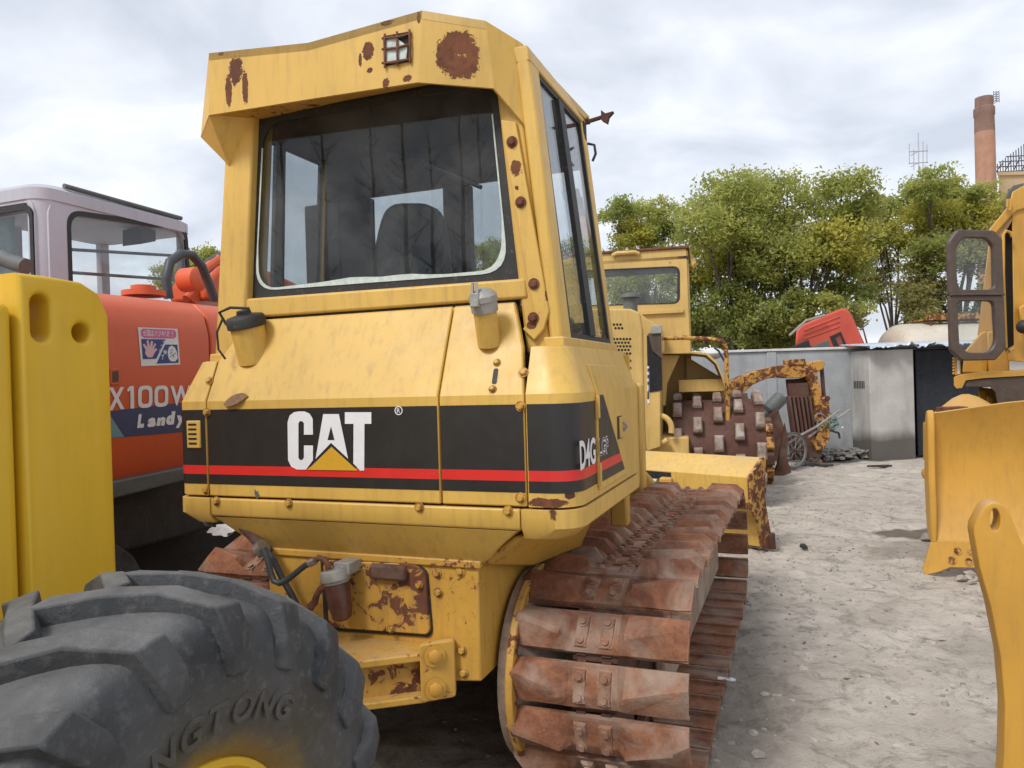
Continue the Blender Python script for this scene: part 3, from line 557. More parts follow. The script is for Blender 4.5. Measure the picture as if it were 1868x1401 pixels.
# ---- cab
CB, CT = 1.765, 2.80
def post(u0b, u1b, u0t, u1t, v0b, v1b, v0t, v1t, zb, zt, nm='cab_post', mat='yel', bev=0.012):
    a = [(u0b, v0b, zb), (u1b, v0b, zb), (u1b, v1b, zb), (u0b, v1b, zb)]; b = [(u0t, v0t, zt), (u1t, v0t, zt), (u1t, v1t, zt), (u0t, v1t, zt)]
    return MB().loft([a, b]).build(nm, mat, dozer, bev)
post(-0.785, -0.625, -0.675, -0.535, 0.135, 0.27, 0.135, 0.27, 1.74, 2.80)
post(0.640, 0.735, 0.545, 0.635, 0.150, 0.26, 0.150, 0.26, 1.74, 2.80)
post(0.737, 0.790, 0.637, 0.69, 0.140, 0.25, 0.13, 0.24, 1.75, 2.82)        # rear edge of the door opening
for s_ in (-1, 1):
    post(s_*0.745, s_*0.79, s_*0.65, s_*0.69, 0.86, 0.935, 0.82, 0.885, 1.76, 2.82)
    a = [(s_*0.72, 0.12, 1.752), (s_*0.795, 0.12, 1.752), (s_*0.795, 0.96, 1.752), (s_*0.72, 0.96, 1.752)]
    MB().loft([a, [(p[0]-s_*0.004, p[1], 1.80) for p in a]]).build('cab_sill', 'yel', dozer, 0.006)
    MB().loft([[(s_*0.64, 0.13, 2.79), (s_*0.695, 0.13, 2.79), (s_*0.695, 0.90, 2.79), (s_*0.64, 0.90, 2.79)], [(s_*0.63, 0.13, 2.85), (s_*0.685, 0.13, 2.85), (s_*0.685, 0.90, 2.85), (s_*0.63, 0.90, 2.85)]]).build('roof_rail', 'yel', dozer, 0.006)
    # side glazing: black rubber frame, divider and two panes
    def sp(v, z, out=0.0): t = (z-1.80)/(2.79-1.80); return Vector((s_*(0.772+out-0.098*t), v, z))
    def vr(z): t = (z-1.80)/(2.79-1.80); return 0.245-0.01*t
    def vf(z): t = (z-1.80)/(2.79-1.80); return 0.862-0.04*t
    fo = [sp(vr(1.80), 1.80), sp(vf(1.80), 1.80), sp(vf(2.79), 2.79), sp(vr(2.79), 2.79)]
    fi = [sp(vr(1.80)+0.018, 1.82), sp(vf(1.80)-0.022, 1.82), sp(vf(2.79)-0.022, 2.77), sp(vr(2.79)+0.018, 2.77)]
    ring(MB(), fo, fi, (s_*0.012, 0, 0)).build('window_rubber', 'black', dozer)
    MB().prism([sp(0.50, 1.82), sp(0.585, 1.82), sp(0.53, 2.77), sp(0.465, 2.77)], (s_*0.02, 0, 0)).build('window_divider', 'black', dozer)
    MB().prism([sp(vr(1.82), 1.815), sp(0.52, 1.815), sp(0.48, 2.775), sp(vr(2.775), 2.775)], (s_*0.004, 0, 0)).build('side_pane', 'glass2', dozer)
    MB().prism([sp(0.56, 1.815), sp(vf(1.82), 1.815), sp(vf(2.775), 2.775), sp(0.51, 2.775)], (s_*0.004, 0, 0)).build('side_pane', 'glass2', dozer)
# rear wall: cross bar below the window, black surround, pane with pale seal line
wb = [On(440, 568, 0.142), On(952, 543, 0.142), On(948, 510, 0.142), On(440, 546, 0.142)]
MB().prism([(-0.66, 0.142, 1.945), (0.655, 0.142, 1.945), (0.645, 0.142, 2.018), (-0.635, 0.142, 2.028)], (0, 0.09, 0)).build('window_cross_bar', 'yel', dozer, 0.01)
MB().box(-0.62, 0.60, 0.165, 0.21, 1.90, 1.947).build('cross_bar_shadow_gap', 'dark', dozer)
VG = 0.175
wo = [Vector((-0.625, VG, 2.022)), Vector((0.645, VG, 2.012)), Vector((0.55, VG, 2.78)), Vector((-0.535, VG, 2.79))]
wi = [On(478, 528, VG), On(908, 495, VG), On(903, 250, VG), On(478, 246, VG)]
wi = [Vector((-0.585, VG, 2.060)), Vector((0.572, VG, 2.048)), Vector((0.520, VG, 2.752)), Vector((-0.515, VG, 2.765))]
ro = rounded(wo, 0.004, 6); ri = rounded(wi, 0.11, 6)
ring(MB(), ro, ri, (0, 0.012, 0)).build('window_surround', 'black', dozer)
gl = MB().prism(rounded(inset(wi, -0.012), 0.11, 6), (0, 0.005, 0)); gl = MB().prism([p+Vector((0, 0.0125, 0)) for p in rounded(inset(wi, -0.02), 0.11, 6)], (0, 0.005, 0)).build('rear_pane', 'glass', dozer)
r2 = [p+Vector((0, -0.003, 0)) for p in ri]; c2 = sum(ri, Vector())/len(ri)
r3 = []
for i, p in enumerate(r2):
    d = (c2-p); low = max(0.0, min(1.0, (2.28-p.z)/0.25)); wdt = 0.008+0.020*low*(0.7+0.6*noise.noise(Vector((p.x*6, 0, p.z*6)))); r3.append(p+d.normalized()*wdt)
zkeep = [i for i in range(len(r2)) if r2[i].z < 2.60]
lo_pts = [Vector((wi[3].x+(wi[0].x-wi[3].x)*(2.765-z)/(2.765-2.06), VG-0.003, z)) for z in (2.66, 2.55, 2.45, 2.35, 2.25)]
ro_pts = [Vector((wi[2].x+(wi[1].x-wi[2].x)*(2.752-z)/(2.752-2.048), VG-0.003, z)) for z in (2.25, 2.35, 2.45, 2.55, 2.64)]
nr_ = 7; bl_c = [p+Vector((0, -0.003, 0)) for p in ri[0:nr_]]; br_c = [p+Vector((0, -0.003, 0)) for p in ri[nr_:2*nr_]]
mid_ = [bl_c[-1].lerp(br_c[0], t) for t in np.linspace(0.06, 0.94, 12)]
sp_path = lo_pts+bl_c+mid_+br_c+ro_pts; wsl = MB(); rows = []
for p in sp_path:
    low = max(0.0, min(1.0, (2.25-p.z)/0.18)); wdt = 0.006+(0.022*low)*(0.75+0.7*noise.noise(Vector((p.x*5, 0, p.z*5)))); q = p+(c2-p).normalized()*max(0.005, wdt)
    rows.append([p, q, q+Vector((0, .003, 0)), p+Vector((0, .003, 0))])
wsl.loft(rows).build('window_seal', 'seal', dozer)
# bolted bracket plate on the right rear post
bp = [(913, 218), (940, 222), (1001, 566), (992, 600), (974, 621), (953, 600), (976, 570), (962, 520)]
bsp = [(On(x, y, .128).x, On(x, y, .128).z, a, b) for x, y, a, b in ((941, 308, .022, .032), (970, 590, .020, .020), (943, 343, .008, .009), (998, 535, .008, .03), (935, 262, .016, .016), (950, 372, .014, .014), (975, 518, .015, .015))]
M['yelbracket'] = paint('flaked_bracket_paint', (0.64, 0.40, 0.088, 1), 0.42, 0.25, 0.34, 42, spots=bsp)
MB().prism([On(x, y, 0.128) for x, y in bp], (0, 0.02, 0)).build('post_bracket', 'yelbracket', dozer, 0.004)
bolts([(On(934, 259, 0.127), bk), (On(950, 369, 0.127), bk), (On(974, 518, 0.127), bk), (On(973, 580, 0.127), bk)], dozer, 'rustpatch', 0.014)
# roof: faceted rear visor, crowned top
VA = 0.0
Ab, At = On(381, 210, VA), On(381, 97, VA); Bt, Bb = On(562, 78, VA), On(562, 181, VA); Ct, Cb = On(770, 19, VA), On(762, 150, VA)
Dt = On(886, 38, 0.06); nCD = (Dt-Ct).cross(Cb-Ct).normalized(); nCD = nCD if nCD.y < 0 else -nCD; Db = onplane(901, 161, Ct, nCD); Et, Eb = On(951, 78, 0.15), On(962, 233, 0.15); Lt, Lb = Vector((-0.74, 0.13, 3.0)), Vector((-0.735, 0.13, 2.64))
Lt = Vector((-0.722, 0.09, 2.985)); Lb = On(366, 250, 0.09)
Zf = 2.90
front = [Vector((0.70, 0.93, 2.845)), Vector((0.34, 0.98, 2.93)), Vector((-0.2, 0.98, 2.94)), Vector((-0.68, 0.93, 2.87))]
top = [Lt, At, Bt, Ct, Dt, Et]; bot = [Lb, Ab, Bb, Cb, Db, Eb]; th = 0.012
vis = MB()
for i in range(5):
    a, b, c, d = top[i], top[i+1], bot[i+1], bot[i]; n_ = (b-a).cross(d-a).normalized()
    if n_.y > 0: n_ = -n_
    vis.loft([[a, b, c, d], [p-n_*th for p in (a, b, c, d)]])
SP = [(430, 128, .020, .035), (417, 165, .009, .040), (447, 160, .009, .042), (672, 92, .014, .022), (657, 110, .005, .017), (705, 42, .016, .008), (764, 33, .005, .014), (704, 151, .009, .012), (743, 143, .012, .009), (675, 128, .008, .006), (404, 98, .009, .005)]
spots = [(On(x, y, 0).x, On(x, y, 0).z, a*1.7, b*1.6) for x, y, a, b in SP]+[(onplane(x, y, Ct, nCD).x, onplane(x, y, Ct, nCD).z, a, b) for x, y, a, b in ((835, 82, .062, .048), (838, 120, .062, .048), (815, 100, .04, .06), (860, 98, .028, .045))]
M['yelvisor'] = paint('flaked_visor_paint', (0.64, 0.40, 0.088, 1), 0.42, 0.12, 0.34, 42, spots=spots)
visor = vis.build('roof_visor', 'yelvisor', dozer, 0)
rt = MB(); T = top+front; rt.v = [tuple(p) for p in T]+[tuple(p-Vector((0, 0, 0.03))) for p in T]; n_ = len(T)
rt.f = [tuple(range(n_)), tuple(reversed(range(n_, 2*n_)))]+[(i, (i+1) % n_, (i+1) % n_+n_, i+n_) for i in range(n_)]
rt.build('roof_panel', 'yelpale', dozer, 0.0)
# underside of the visor and ceiling
un = MB(); cz = 2.775
inner = [Vector((-0.56, 0.17, 2.78)), Vector((-0.52, 0.17, 2.78)), Vector((-0.12, 0.17, 2.79)), Vector((0.28, 0.17, 2.79)), Vector((0.5, 0.17, 2.77)), Vector((0.60, 0.2, 2.74))]
for i in range(5): un.add([bot[i]+Vector((0, 0.006, 0.004)), bot[i+1]+Vector((0, 0.006, 0.004)), inner[i+1], inner[i]], [(0, 1, 2, 3)])
un.build('visor_underside', 'yelrust', dozer)
MB().box(-0.66, 0.66, 0.19, 0.92, 2.775, 2.80).build('cab_ceiling', 'liner', dozer)
gq = [On(381, 211, 0.004), On(366, 250, 0.09), On(418, 303, 0.133), On(470, 206, 0.15)]; MB().prism(gq, (0.004, 0.012, 0.012)).build('visor_gusset', 'yel', dozer)
# fascia detail: broken lamp opening with wire mesh, rust scars
lo = [On(x, y, VA-0.003) for x, y in ((699, 66), (748, 57), (749, 112), (700, 121))]
MB().prism(lo, (0, 0.002, 0)).build('lamp_opening', 'void', visor)
MB().prism(inset([On(x, y, VA-0.0045) for x, y in ((702, 72), (722, 66), (745, 84), (742, 108), (704, 114))], 0.004), (0, 0.001, 0)).build('broken_lamp_glass', 'seal', visor)
for (x0, y0, x1, y1) in ((697, 70, 750, 61), (697, 90, 750, 80), (697, 115, 750, 107), (702, 62, 702, 124), (724, 58, 725, 120), (747, 54, 748, 114)):
    MB().tube([On(x0, y0, -0.008), On((x0+x1)/2, (y0+y1)/2+2, -0.012), On(x1, y1, -0.008)], 0.0045, 6).build('guard_wire', 'rustpatch', visor)
# interior: seat, console, front frame, wiper
SB = [On(x, y, 0.55) for x, y in ((672, 540), (812, 540), (803, 440), (790, 368), (700, 368), (680, 440))]
seat = MB().prism(rounded(SB, 0.10, 5), (0, 0.12, 0)).build('seat_back', 'seatgrey', dozer, 0.03, seg=3)
MB().prism(rounded([(-0.12, 0.62, 1.70), (0.36, 0.62, 1.70), (0.36, 0.62, 1.84), (-0.12, 0.62, 1.84)], 0.05), (0, 0.3, 0)).build('seat_cushion', 'seatgrey', dozer, 0.03)
MB().box(-0.60, -0.30, 0.45, 0.9, 1.60, 2.05).build('side_console', 'liner', dozer, 0.03); MB().box(0.42, 0.62, 0.4, 0.9, 1.6, 1.93).build('side_console', 'liner', dozer, 0.03)
FU = [On(x, 430, 0.87).x for x in (560, 690, 812, 862)]; hz = On(800, 345, 0.87).z
MB().box(-0.70, 0.70, 0.86, 0.92, 1.60, 1.90).box(-0.70, 0.70, 0.83, 0.88, hz, 2.80).box(FU[2], FU[3], 0.85, 0.9, 1.9, hz).box(-0.70, -0.60, 0.84, 0.9, 1.9, hz).box(FU[0], FU[1]-0.03, 0.85, 0.9, 1.9, hz).build('front_frame', 'liner', dozer, 0.01)
MB().box(-0.52, 0.70, 0.872, 0.876, 1.9, 2.64).build('front_pane', 'glass2', dozer)
MB().tube([On(640, 262, 0.24), On(775, 300, 0.22), On(878, 342, 0.20)], 0.008, 8).build('wiper', 'black', dozer)
MB().tube([On(676, 196, 0.24), On(683, 230, 0.24), On(686, 252, 0.24), On(680, 262, 0.24), On(675, 250, 0.24)], 0.007, 8).build('dangling_cable', 'hose', dozer)
# lamp bracket at the cab front right
q = OnU(1072, 222, 0.70)
MB().tube([q, q+Vector((0.08, 0.0, 0.012))], 0.010, 8).prism([q+Vector((0.065, -0.01, 0.040)), q+Vector((0.085, -0.01, 0.022)), q+Vector((0.12, -0.01, 0.026)), q+Vector((0.098, -0.01, 0.006)), q+Vector((0.09, -0.01, -0.022)), q+Vector((0.065, -0.01, -0.004))], (0, 0.03, 0)).prism([q+Vector((-0.05, -0.01, -0.01)), q+Vector((0.0, -0.01, 0.02)), q+Vector((0.01, -0.01, -0.01))], (0, 0.02, 0)).build('broken_lamp_bracket', 'rustdk', dozer)
q = OnU(1072, 262, 0.72); MB().tube([q, q+Vector((0.03, 0, -0.01)), q+Vector((0.035, 0, -0.05)), q+Vector((0.02, 0, -0.08))], 0.006, 7).build('mirror_stub', 'dark', dozer)
# ---- rear transmission case and what hangs on it
VC = 0.10
case = MB().prism([(-0.50, VC, 0.99), (0.445, VC, 0.99), (0.445, VC, 0.545), (0.30, VC, 0.53), (-0.30, VC, 0.50), (-0.50, VC, 0.55)], (0, 0.9, 0)).build('transmission_case', 'yelrust', dozer, 0.008)
MB().box(-0.52, 0.46, VC-0.012, VC+0.02, 0.962, 0.992).build('case_flange', 'yelrust', case, 0.006)
cpoly = [(590, 1022), (752, 1030), (775, 1045), (783, 1150), (778, 1158), (600, 1145)]
MB().prism(rounded([DF.on(x, y, 1, VC-0.02) for x, y in cpoly], 0.02, 4), (0, 0.02, 0)).build('cover_plate', 'yelold', case, 0.004)
MB().prism(rounded([DF.on(x, y, 1, VC-0.006) for x, y in [(584, 1016), (755, 1025), (780, 1042), (789, 1153), (783, 1163), (592, 1150)]], 0.02, 4), (0, 0.006, 0)).build('gasket_edge', 'dark', case)
MB().box(*(lambda p: (p.x-0.075, p.x+0.075, VC-0.05, VC-0.018, p.z-0.03, p.z+0.03))(DF.on(713, 1042, 1, VC-0.02))).build('rusted_lug', 'rustdk', case, 0.012)
bolts([(DF.on(x, y, 1, VC-0.001), bk) for x, y in ((797, 1045), (840, 1042), (800, 1080), (843, 1186), (846, 1227), (800, 1225))], case, 'yelrust', 0.013)
bolts([(DF.on(x, y, 1, VC-0.021), bk) for x, y in ((765, 1067), (714, 1147), (597, 1035))], case, 'yelrust', 0.011)
# drawbar
d0 = MB()
zt, zb = 0.665, 0.64
pts = [(0.26, VC, zt), (0.26, VC-0.10, zt), (-0.02, VC-0.30, zt), (-0.34, VC-0.34, zt), (-0.38, VC-0.10, zt), (-0.20, VC-0.12, zt), (-0.12, VC-0.03, zt), (-0.12, VC, zt)]
drawbar = MB().prism(pts, (0, 0, -0.03)).build('drawbar', 'yelrust', dozer, 0.006)
MB().prism([(0.26, VC-0.045, 0.635), (-0.02, VC-0.235, 0.635), (-0.02, VC-0.235, 0.50), (0.26, VC-0.045, 0.50)], (-0.01, 0.02, 0)).build('drawbar_web', 'yelold', drawbar, 0.003)
MB().prism([(0.27, VC-0.10, 0.512), (-0.02, VC-0.30, 0.512), (-0.34, VC-0.34, 0.512), (-0.34, VC-0.1, 0.512), (0.2, VC, 0.512)], (0, 0, -0.026)).build('drawbar_lower_plate', 'yelrust', drawbar, 0.005)
MB().prism(rounded([(0.255, VC-0.115, 0.70), (0.355, VC-0.03, 0.70), (0.355, VC-0.03, 0.49), (0.255, VC-0.115, 0.49)], 0.015), (-0.012, 0.03, 0)).build('drawbar_bracket', 'yelrust', drawbar, 0.004)
nn = Vector((0.65, -0.76, 0)); bolts([(Vector((0.30, VC-0.085, 0.655)), nn), (Vector((0.30, VC-0.085, 0.535)), nn)], drawbar, 'yelnew', 0.026)
# fuel filter and hoses
fc = DF.on(613, 1062, 1, 0.0)
flt = MB().lathe(fc+Vector((0, 0.0, 0.0)), (0.18, 0, -1), [(0.045, -0.01), (0.047, 0.0), (0.047, 0.055), (0.042, 0.10), (0.036, 0.135), (0.02, 0.145)], 24).build('fuel_filter_bowl', 'filterbrown', dozer)
MB().lathe(fc+Vector((-0.004, 0, 0.03)), (0.18, 0, -1), [(0.03, -0.022), (0.052, -0.018), (0.056, 0.0), (0.056, 0.022), (0.05, 0.026), (0.05, 0.034)], 24).box(fc.x-0.01, fc.x+0.06, 0.0, 0.085, fc.z+0.03, fc.z+0.075).build('filter_head', 'alu', flt, 0.003)
MB().bolt(Vector((fc.x+0.03, 0.0, fc.z+0.055)), bk, 0.012).build('bolt', 'alu', flt)
MB().tube([DF.on(x, y, 1, -0.02) for x, y in ((600, 1050), (598, 1030), (592, 1020), (582, 1017), (573, 1024))], 0.0115, 9).build('copper_pipe', 'rustpatch', flt)
MB().tube([DF.on(x, y, 1, -0.02) for x, y in ((575, 1023), (556, 1032), (540, 1045), (525, 1057), (510, 1064), (500, 1060), (494, 1045), (488, 1020), (480, 1000))], 0.012, 10).build('rubber_hose', 'hose', dozer)
MB().tube([DF.on(x, y, 1, -0.03) for x, y in ((575, 1023), (564, 1028))], 0.0155, 10).build('hose_ferrule', 'steel', dozer)
MB().tube([DF.on(x, y, 1, 0.03) for x, y in ((482, 1000), (498, 1020), (515, 1055), (532, 1085), (548, 1118), (556, 1150))], 0.013, 10).build('rubber_hose', 'hose', dozer)
MB().tube([DF.on(x, y, 1, -0.03) for x, y in ((597, 1068), (585, 1074), (578, 1085), (574, 1098), (566, 1108))], [0.016, 0.013, 0.012, 0.014, 0.017], 10).build('elbow_fitting', 'rustpatch', flt)
MB().tube([DF.on(x, y, 1, 0.05) for x, y in ((440, 960), (462, 980), (480, 998), (490, 1008))], [0.016, 0.02, 0.025, 0.022], 10).build('hose_bundle', 'rustdk', dozer)
MB().tube([DF.on(x, y, 1, 0.02) for x, y in ((472, 1004), (482, 996))], 0.032, 12).build('hose_clamp', 'steel', dozer)
MB().prism([DF.on(x, y, 1, 0.12) for x, y in ((360, 938), (385, 942), (392, 962), (375, 960))], (0, 0.01, 0)).build('torn_mudflap', 'greybeam', dozer)
# ---- engine hood in front of the cab
MB().box(-0.48, 0.48, 0.98, 2.95, 0.85, 1.62).build('engine_hood', 'yel', dozer, 0.03)
MB().box(-0.50, 0.50, 2.95, 3.08, 0.7, 1.60).build('radiator_guard', 'yel', dozer, 0.02)
MB().box(-0.42, 0.42, 0.5, 3.0, 0.45, 0.9).build('main_frame', 'yelrust', dozer, 0.02)
MB().box(0.50, 0.56, 1.05, 1.12, 0.86, 1.18).box(0.72, 0.80, 1.02, 1.10, 0.95, 1.16).build('fender_strut', 'yelrust', dozer, 0.01)
# ---- undercarriage
RV, RW, RR = 0.635, 0.445, 0.385; FV, FW, FR = 3.18, 0.415, 0.365
def track_path():
    d = Vector((FV-RV, FW-RW)); L = d.length; a = math.asin((RR-FR)/L); base = math.atan2(d.y, d.x)
    def pt(c, r, q): return Vector((c[0]+r*math.cos(q), c[1]+r*math.sin(q)))
    q1 = base+math.pi/2-a; q2 = base-math.pi/2+a; P = []
    n = 60
    for k in range(n+1): P.append(pt((FV, FW), FR, q1+(q2-q1)*k/n))          # over the idler, clockwise (forward, down)
    a0, a1 = q2, q1-2*math.pi
    for k in range(n+1): P.append(pt((RV, RW), RR, a0+(a1-a0)*k/n))          # round the sprocket
    P.append(P[0]); return P
TP = track_path(); cum = [0.0]
for i in range(len(TP)-1): cum.append(cum[-1]+(TP[i+1]-TP[i]).length)
def at_len(s):
    s %= cum[-1]
    for i in range(len(TP)-1):
        if cum[i+1] >= s:
            L = cum[i+1]-cum[i]; t = (s-cum[i])/L if L > 1e-9 else 0; return TP[i].lerp(TP[i+1], t), (TP[i+1]-TP[i]).normalized()
NSH = 40; PITCH_S = cum[-1]/NSH; HW = 0.347; HS = PITCH_S*0.415
def shoe_mesh(seed):
    r_ = random.Random(seed); mb = MB(); st = []
    for t, rs, rn, hs in ((-HW, 0.020, 0.030, HS*.96), (-HW+0.05, 0.020, 0.072, HS), (-0.125, -0.026, 0.070, HS), (-0.092, -0.034, 0.022, HS), (0.092, -0.034, 0.022, HS), (0.125, -0.026, 0.070, HS), (HW-0.05, 0.020, 0.072, HS), (HW, 0.020, 0.030, HS*.96)):
        j = lambda a: r_.uniform(-a, a)
        st.append([(t+j(.003), -hs+j(.002), 0), (t, -hs+j(.003), 0.012), (t+j(.004), rs-0.012+j(.004), rn+j(.004)), (t, rs+0.006+j(.004), rn+j(.003)), (t, hs+j(.003), 0.012), (t+j(.003), hs+j(.002), 0)])
    mb.loft(st); nf = len(mb.f)
    for x in (-0.048, 0.048):
        for y in (-0.042, 0.032):
            mb.lathe((x, y, 0.012), (0, 0, 1), [(0.022, 0), (0.022, 0.018), (0.014, 0.019), (0.013, 0.028), (0.004, 0.028)], 10)
        mb.loft([[(x-0.026, -0.068, 0.010), (x+0.026, -0.068, 0.010), (x+0.026, 0.058, 0.010), (x-0.026, 0.058, 0.010)], [(x-0.022, -0.062, 0.026), (x+0.022, -0.062, 0.026), (x+0.022, 0.052, 0.026), (x-0.022, 0.052, 0.026)]])
    nf2 = len(mb.f)
    mb.box(-HW, HW, -HS, -HS+0.012, -0.018, 0.001).box(-HW, HW, HS-0.012, HS, -0.010, 0.001)
    ob = mb.build('track_shoe', 'rusttrk', None, 0.0); me = ob.data; me.materials.append(M['rustpale'])
    for p in me.polygons:
        if nf <= p.index < nf2: p.material_index = 1
    return me
tmp = [o for o in COL.objects]
shoes = []
for k in range(4):
    me = shoe_mesh(k); shoes.append(me)
for o in list(COL.objects):
    if o.name.startswith('track_shoe'): bpy.data.objects.remove(o)
def mud_clod_mesh(): pass
for s_ in (1, -1):
    uc = s_*0.823; chain = MB()
    for i in range(NSH):
        p, t = at_len((i+0.42)*PITCH_S); nrm = Vector((-t.y, t.x))            # outward (left of a clockwise run)
        T3 = Vector((0, t.x, t.y)); N3 = Vector((0, nrm.x, nrm.y)); X3 = T3.cross(N3)
        o = bpy.data.objects.new('track_shoe', shoes[(i*7+(0 if s_ > 0 else 2)) % 4]); COL.objects.link(o); o.parent = dozer
        wob = random.uniform(-0.012, 0.012); c = Vector((uc+random.uniform(-.004, .004), p.x, p.y))
        if t.x < -0.9: N3 = N3
        o.matrix_local = Matrix(((X3.x, T3.x, N3.x, c.x), (X3.y, T3.y, N3.y, c.y), (X3.z, T3.z, N3.z, c.z), (0, 0, 0, 1))) @ Matrix.Rotation(wob, 4, 'X')
        for x in (-0.048, 0.048):
            a = [c+X3*(x-0.018+dx_)+T3*(dy_)-N3*0.004 for dx_, dy_ in ((0, -PITCH_S*.46), (.036, -PITCH_S*.46), (.036, PITCH_S*.46), (0, PITCH_S*.46))]
            chain.loft([a, [q_-N3*0.07 for q_ in a]])
        pc = c-N3*0.04+T3*PITCH_S*0.5; chain.tube([pc-X3*0.085, pc+X3*0.085], 0.024, 10)
    chain.build('track_chain', 'rustdk', dozer)
    # sprocket with teeth, final drive, idler, frame, rollers
    sp_ = MB().lathe((uc-0.03, RV, RW), (1, 0, 0), [(RR-0.085, 0), (RR-0.085, 0.06)], 40)
    for k in range(24):
        q_ = 2*math.pi*k/24; c = Vector((uc, RV+math.cos(q_)*(RR-0.07), RW+math.sin(q_)*(RR-0.07))); e1 = Vector((0, math.cos(q_), math.sin(q_))); e2 = Vector((0, -math.sin(q_), math.cos(q_)))
        sp_.loft([[c-e1*.03-e2*.03+Vector((x, 0, 0)), c-e1*.03+e2*.03+Vector((x, 0, 0)), c+e1*.045+e2*.012+Vector((x, 0, 0)), c+e1*.045-e2*.012+Vector((x, 0, 0))] for x in (-.028, .028)])
    sp_.build('sprocket', 'rustdk', dozer)
    ui = s_*0.455
    MB().lathe((ui, RV-0.05, RW+0.02), (s_, 0, 0), [(0.36, 0.0), (0.385, 0.01), (0.385, 0.05), (0.34, 0.07), (0.26, 0.16), (0.20, 0.22), (0.18, 0.34)], 48).build('final_drive', 'muddy', dozer)
    fd = MB()
    ring(fd, [(ui+s_*0.045, RV-0.05+0.40*math.cos(q_), RW+0.02+0.40*math.sin(q_)) for q_ in np.linspace(0, 2*math.pi, 49)[:-1]], [(ui+s_*0.045, RV-0.05+0.35*math.cos(q_), RW+0.02+0.35*math.sin(q_)) for q_ in np.linspace(0, 2*math.pi, 49)[:-1]], (s_*0.03, 0, 0)); fd.build('sprocket_guard', 'yelold', dozer, 0.004)
    MB().lathe((uc-0.06, FV, FW), (1, 0, 0), [(0.12, 0), (FR-0.075, 0.01), (FR-0.075, 0.035), (FR-0.055, 0.04), (FR-0.055, 0.08), (FR-0.075, 0.085), (FR-0.075, 0.11), (0.12, 0.12)], 40).build('idler_wheel', 'rustdk', dozer)
    MB().box(uc-0.13, uc+0.13, RV+0.35, FV-0.05, 0.27, 0.52).box(uc-0.15, uc-0.10, RV+0.3, FV+0.12, 0.20, 0.48).box(uc+0.10, uc+0.15, RV+0.3, FV+0.12, 0.20, 0.48).build('track_frame', 'muddy', dozer, 0.015)
    for k in range(6): MB().lathe((uc-0.09, RV+0.42+k*0.36, 0.205), (1, 0, 0), [(0.04, 0), (0.10, 0.01), (0.10, 0.05), (0.08, 0.055), (0.08, 0.125), (0.10, 0.13), (0.10, 0.17), (0.04, 0.18)], 20).build('track_roller', 'rustdk', dozer)
    for k in (0.9, 1.9): MB().lathe((uc-0.07, RV+k, 0.655), (1, 0, 0), [(0.03, 0), (0.075, 0.01), (0.075, 0.13), (0.03, 0.14)], 18).build('carrier_roller', 'rustdk', dozer)
MB().box(-0.7, 0.7, 1.5, 1.7, 0.42, 0.56).build('equaliser_beam', 'yelrust', dozer, 0.02)
# ---- blade, angled with its right end trailing
bd = Vector((math.cos(math.radians(25)), -math.sin(math.radians(25)), 0)); bq = Vector((math.sin(math.radians(25)), math.cos(math.radians(25)), 0))
be = DF.loc(GW.on(1398, 1004, 2, 0.0)); be.z = 0
prof = [(0.10, 0.0), (0.02, 0.02), (-0.03, 0.30), (-0.22, 0.40), (-0.24, 0.70), (-0.02, 0.855), (0.03, 0.86), (0.035, 0.84), (-0.06, 0.62), (-0.09, 0.42), (-0.05, 0.2), (0.08, 0.0)]
def bpt(t, q_, z): return be+bd*t+bq*q_+Vector((0, 0, z))
blade = MB().prism([bpt(-0.03, a, b) for a, b in prof], -bd*3.0).build('blade', 'yel', dozer, 0.02, seg=3)
MB().prism([bpt(0, a, b) for a, b in [(0.12, 0.0), (-0.06, 0.02), (-0.14, 0.30), (-0.26, 0.42), (-0.265, 0.72), (-0.02, 0.865), (0.05, 0.865), (0.0, 0.5), (0.10, 0.15)]], -bd*0.03).build('blade_end_plate', 'yelold', blade, 0.006)
MB().prism([bpt(0.03, a, b) for a, b in [(0.14, -0.01), (0.06, 0.0), (0.04, 0.14), (0.12, 0.15)]], -bd*0.4).build('end_bit', 'rustdk', blade, 0.008)
MB().prism([bpt(-0.04, a, b) for a, b in [(-0.245, 0.42), (-0.252, 0.42), (-0.252, 0.47), (-0.245, 0.47)]], -bd*1.2).build('weld_seam', 'rustpatch', blade)
pk = bpt(-0.98, -0.235, 0.60)
MB().prism([bpt(-1.18, -0.246, 0.50), bpt(-0.86, -0.246, 0.50), bpt(-0.86, -0.246, 0.69), bpt(-1.18, -0.246, 0.69)], bq*0.004).build('cylinder_recess', 'void', blade)
MB().tube([pk-bd*0.32-bq*0.06, pk-bq*0.06+bd*0.0], 0.028, 14).build('tilt_cylinder_rod', 'chrome', dozer)
MB().tube([pk-bd*1.0-bq*0.06, pk-bd*0.30-bq*0.06], 0.055, 16).build('tilt_cylinder', 'yelrust', dozer)
MB().box(pk.x+0.0, pk.x+0.12, pk.y-0.12, pk.y+0.02, pk.z-0.045, pk.z+0.045).build('rod_eye', 'yelrust', blade, 0.015)
MB().prism([(0.5, 2.7, 0.35), (0.5, 4.3, 0.3), (0.5, 4.3, 0.5), (0.5, 2.7, 0.6)], (-0.12, 0, 0)).prism([(-0.5, 2.7, 0.35), (-0.5, 4.6, 0.3), (-0.5, 4.6, 0.5), (-0.5, 2.7, 0.6)], (0.12, 0, 0)).build('push_arm', 'yelrust', dozer, 0.02)
MB().tube([(0.35, 2.9, 1.1), (0.3, 4.2, 0.7)], 0.05, 14).tube([(0.3, 4.2, 0.7), (0.28, 4.6, 0.58)], 0.03, 12).build('lift_cylinder', 'yelrust', dozer)
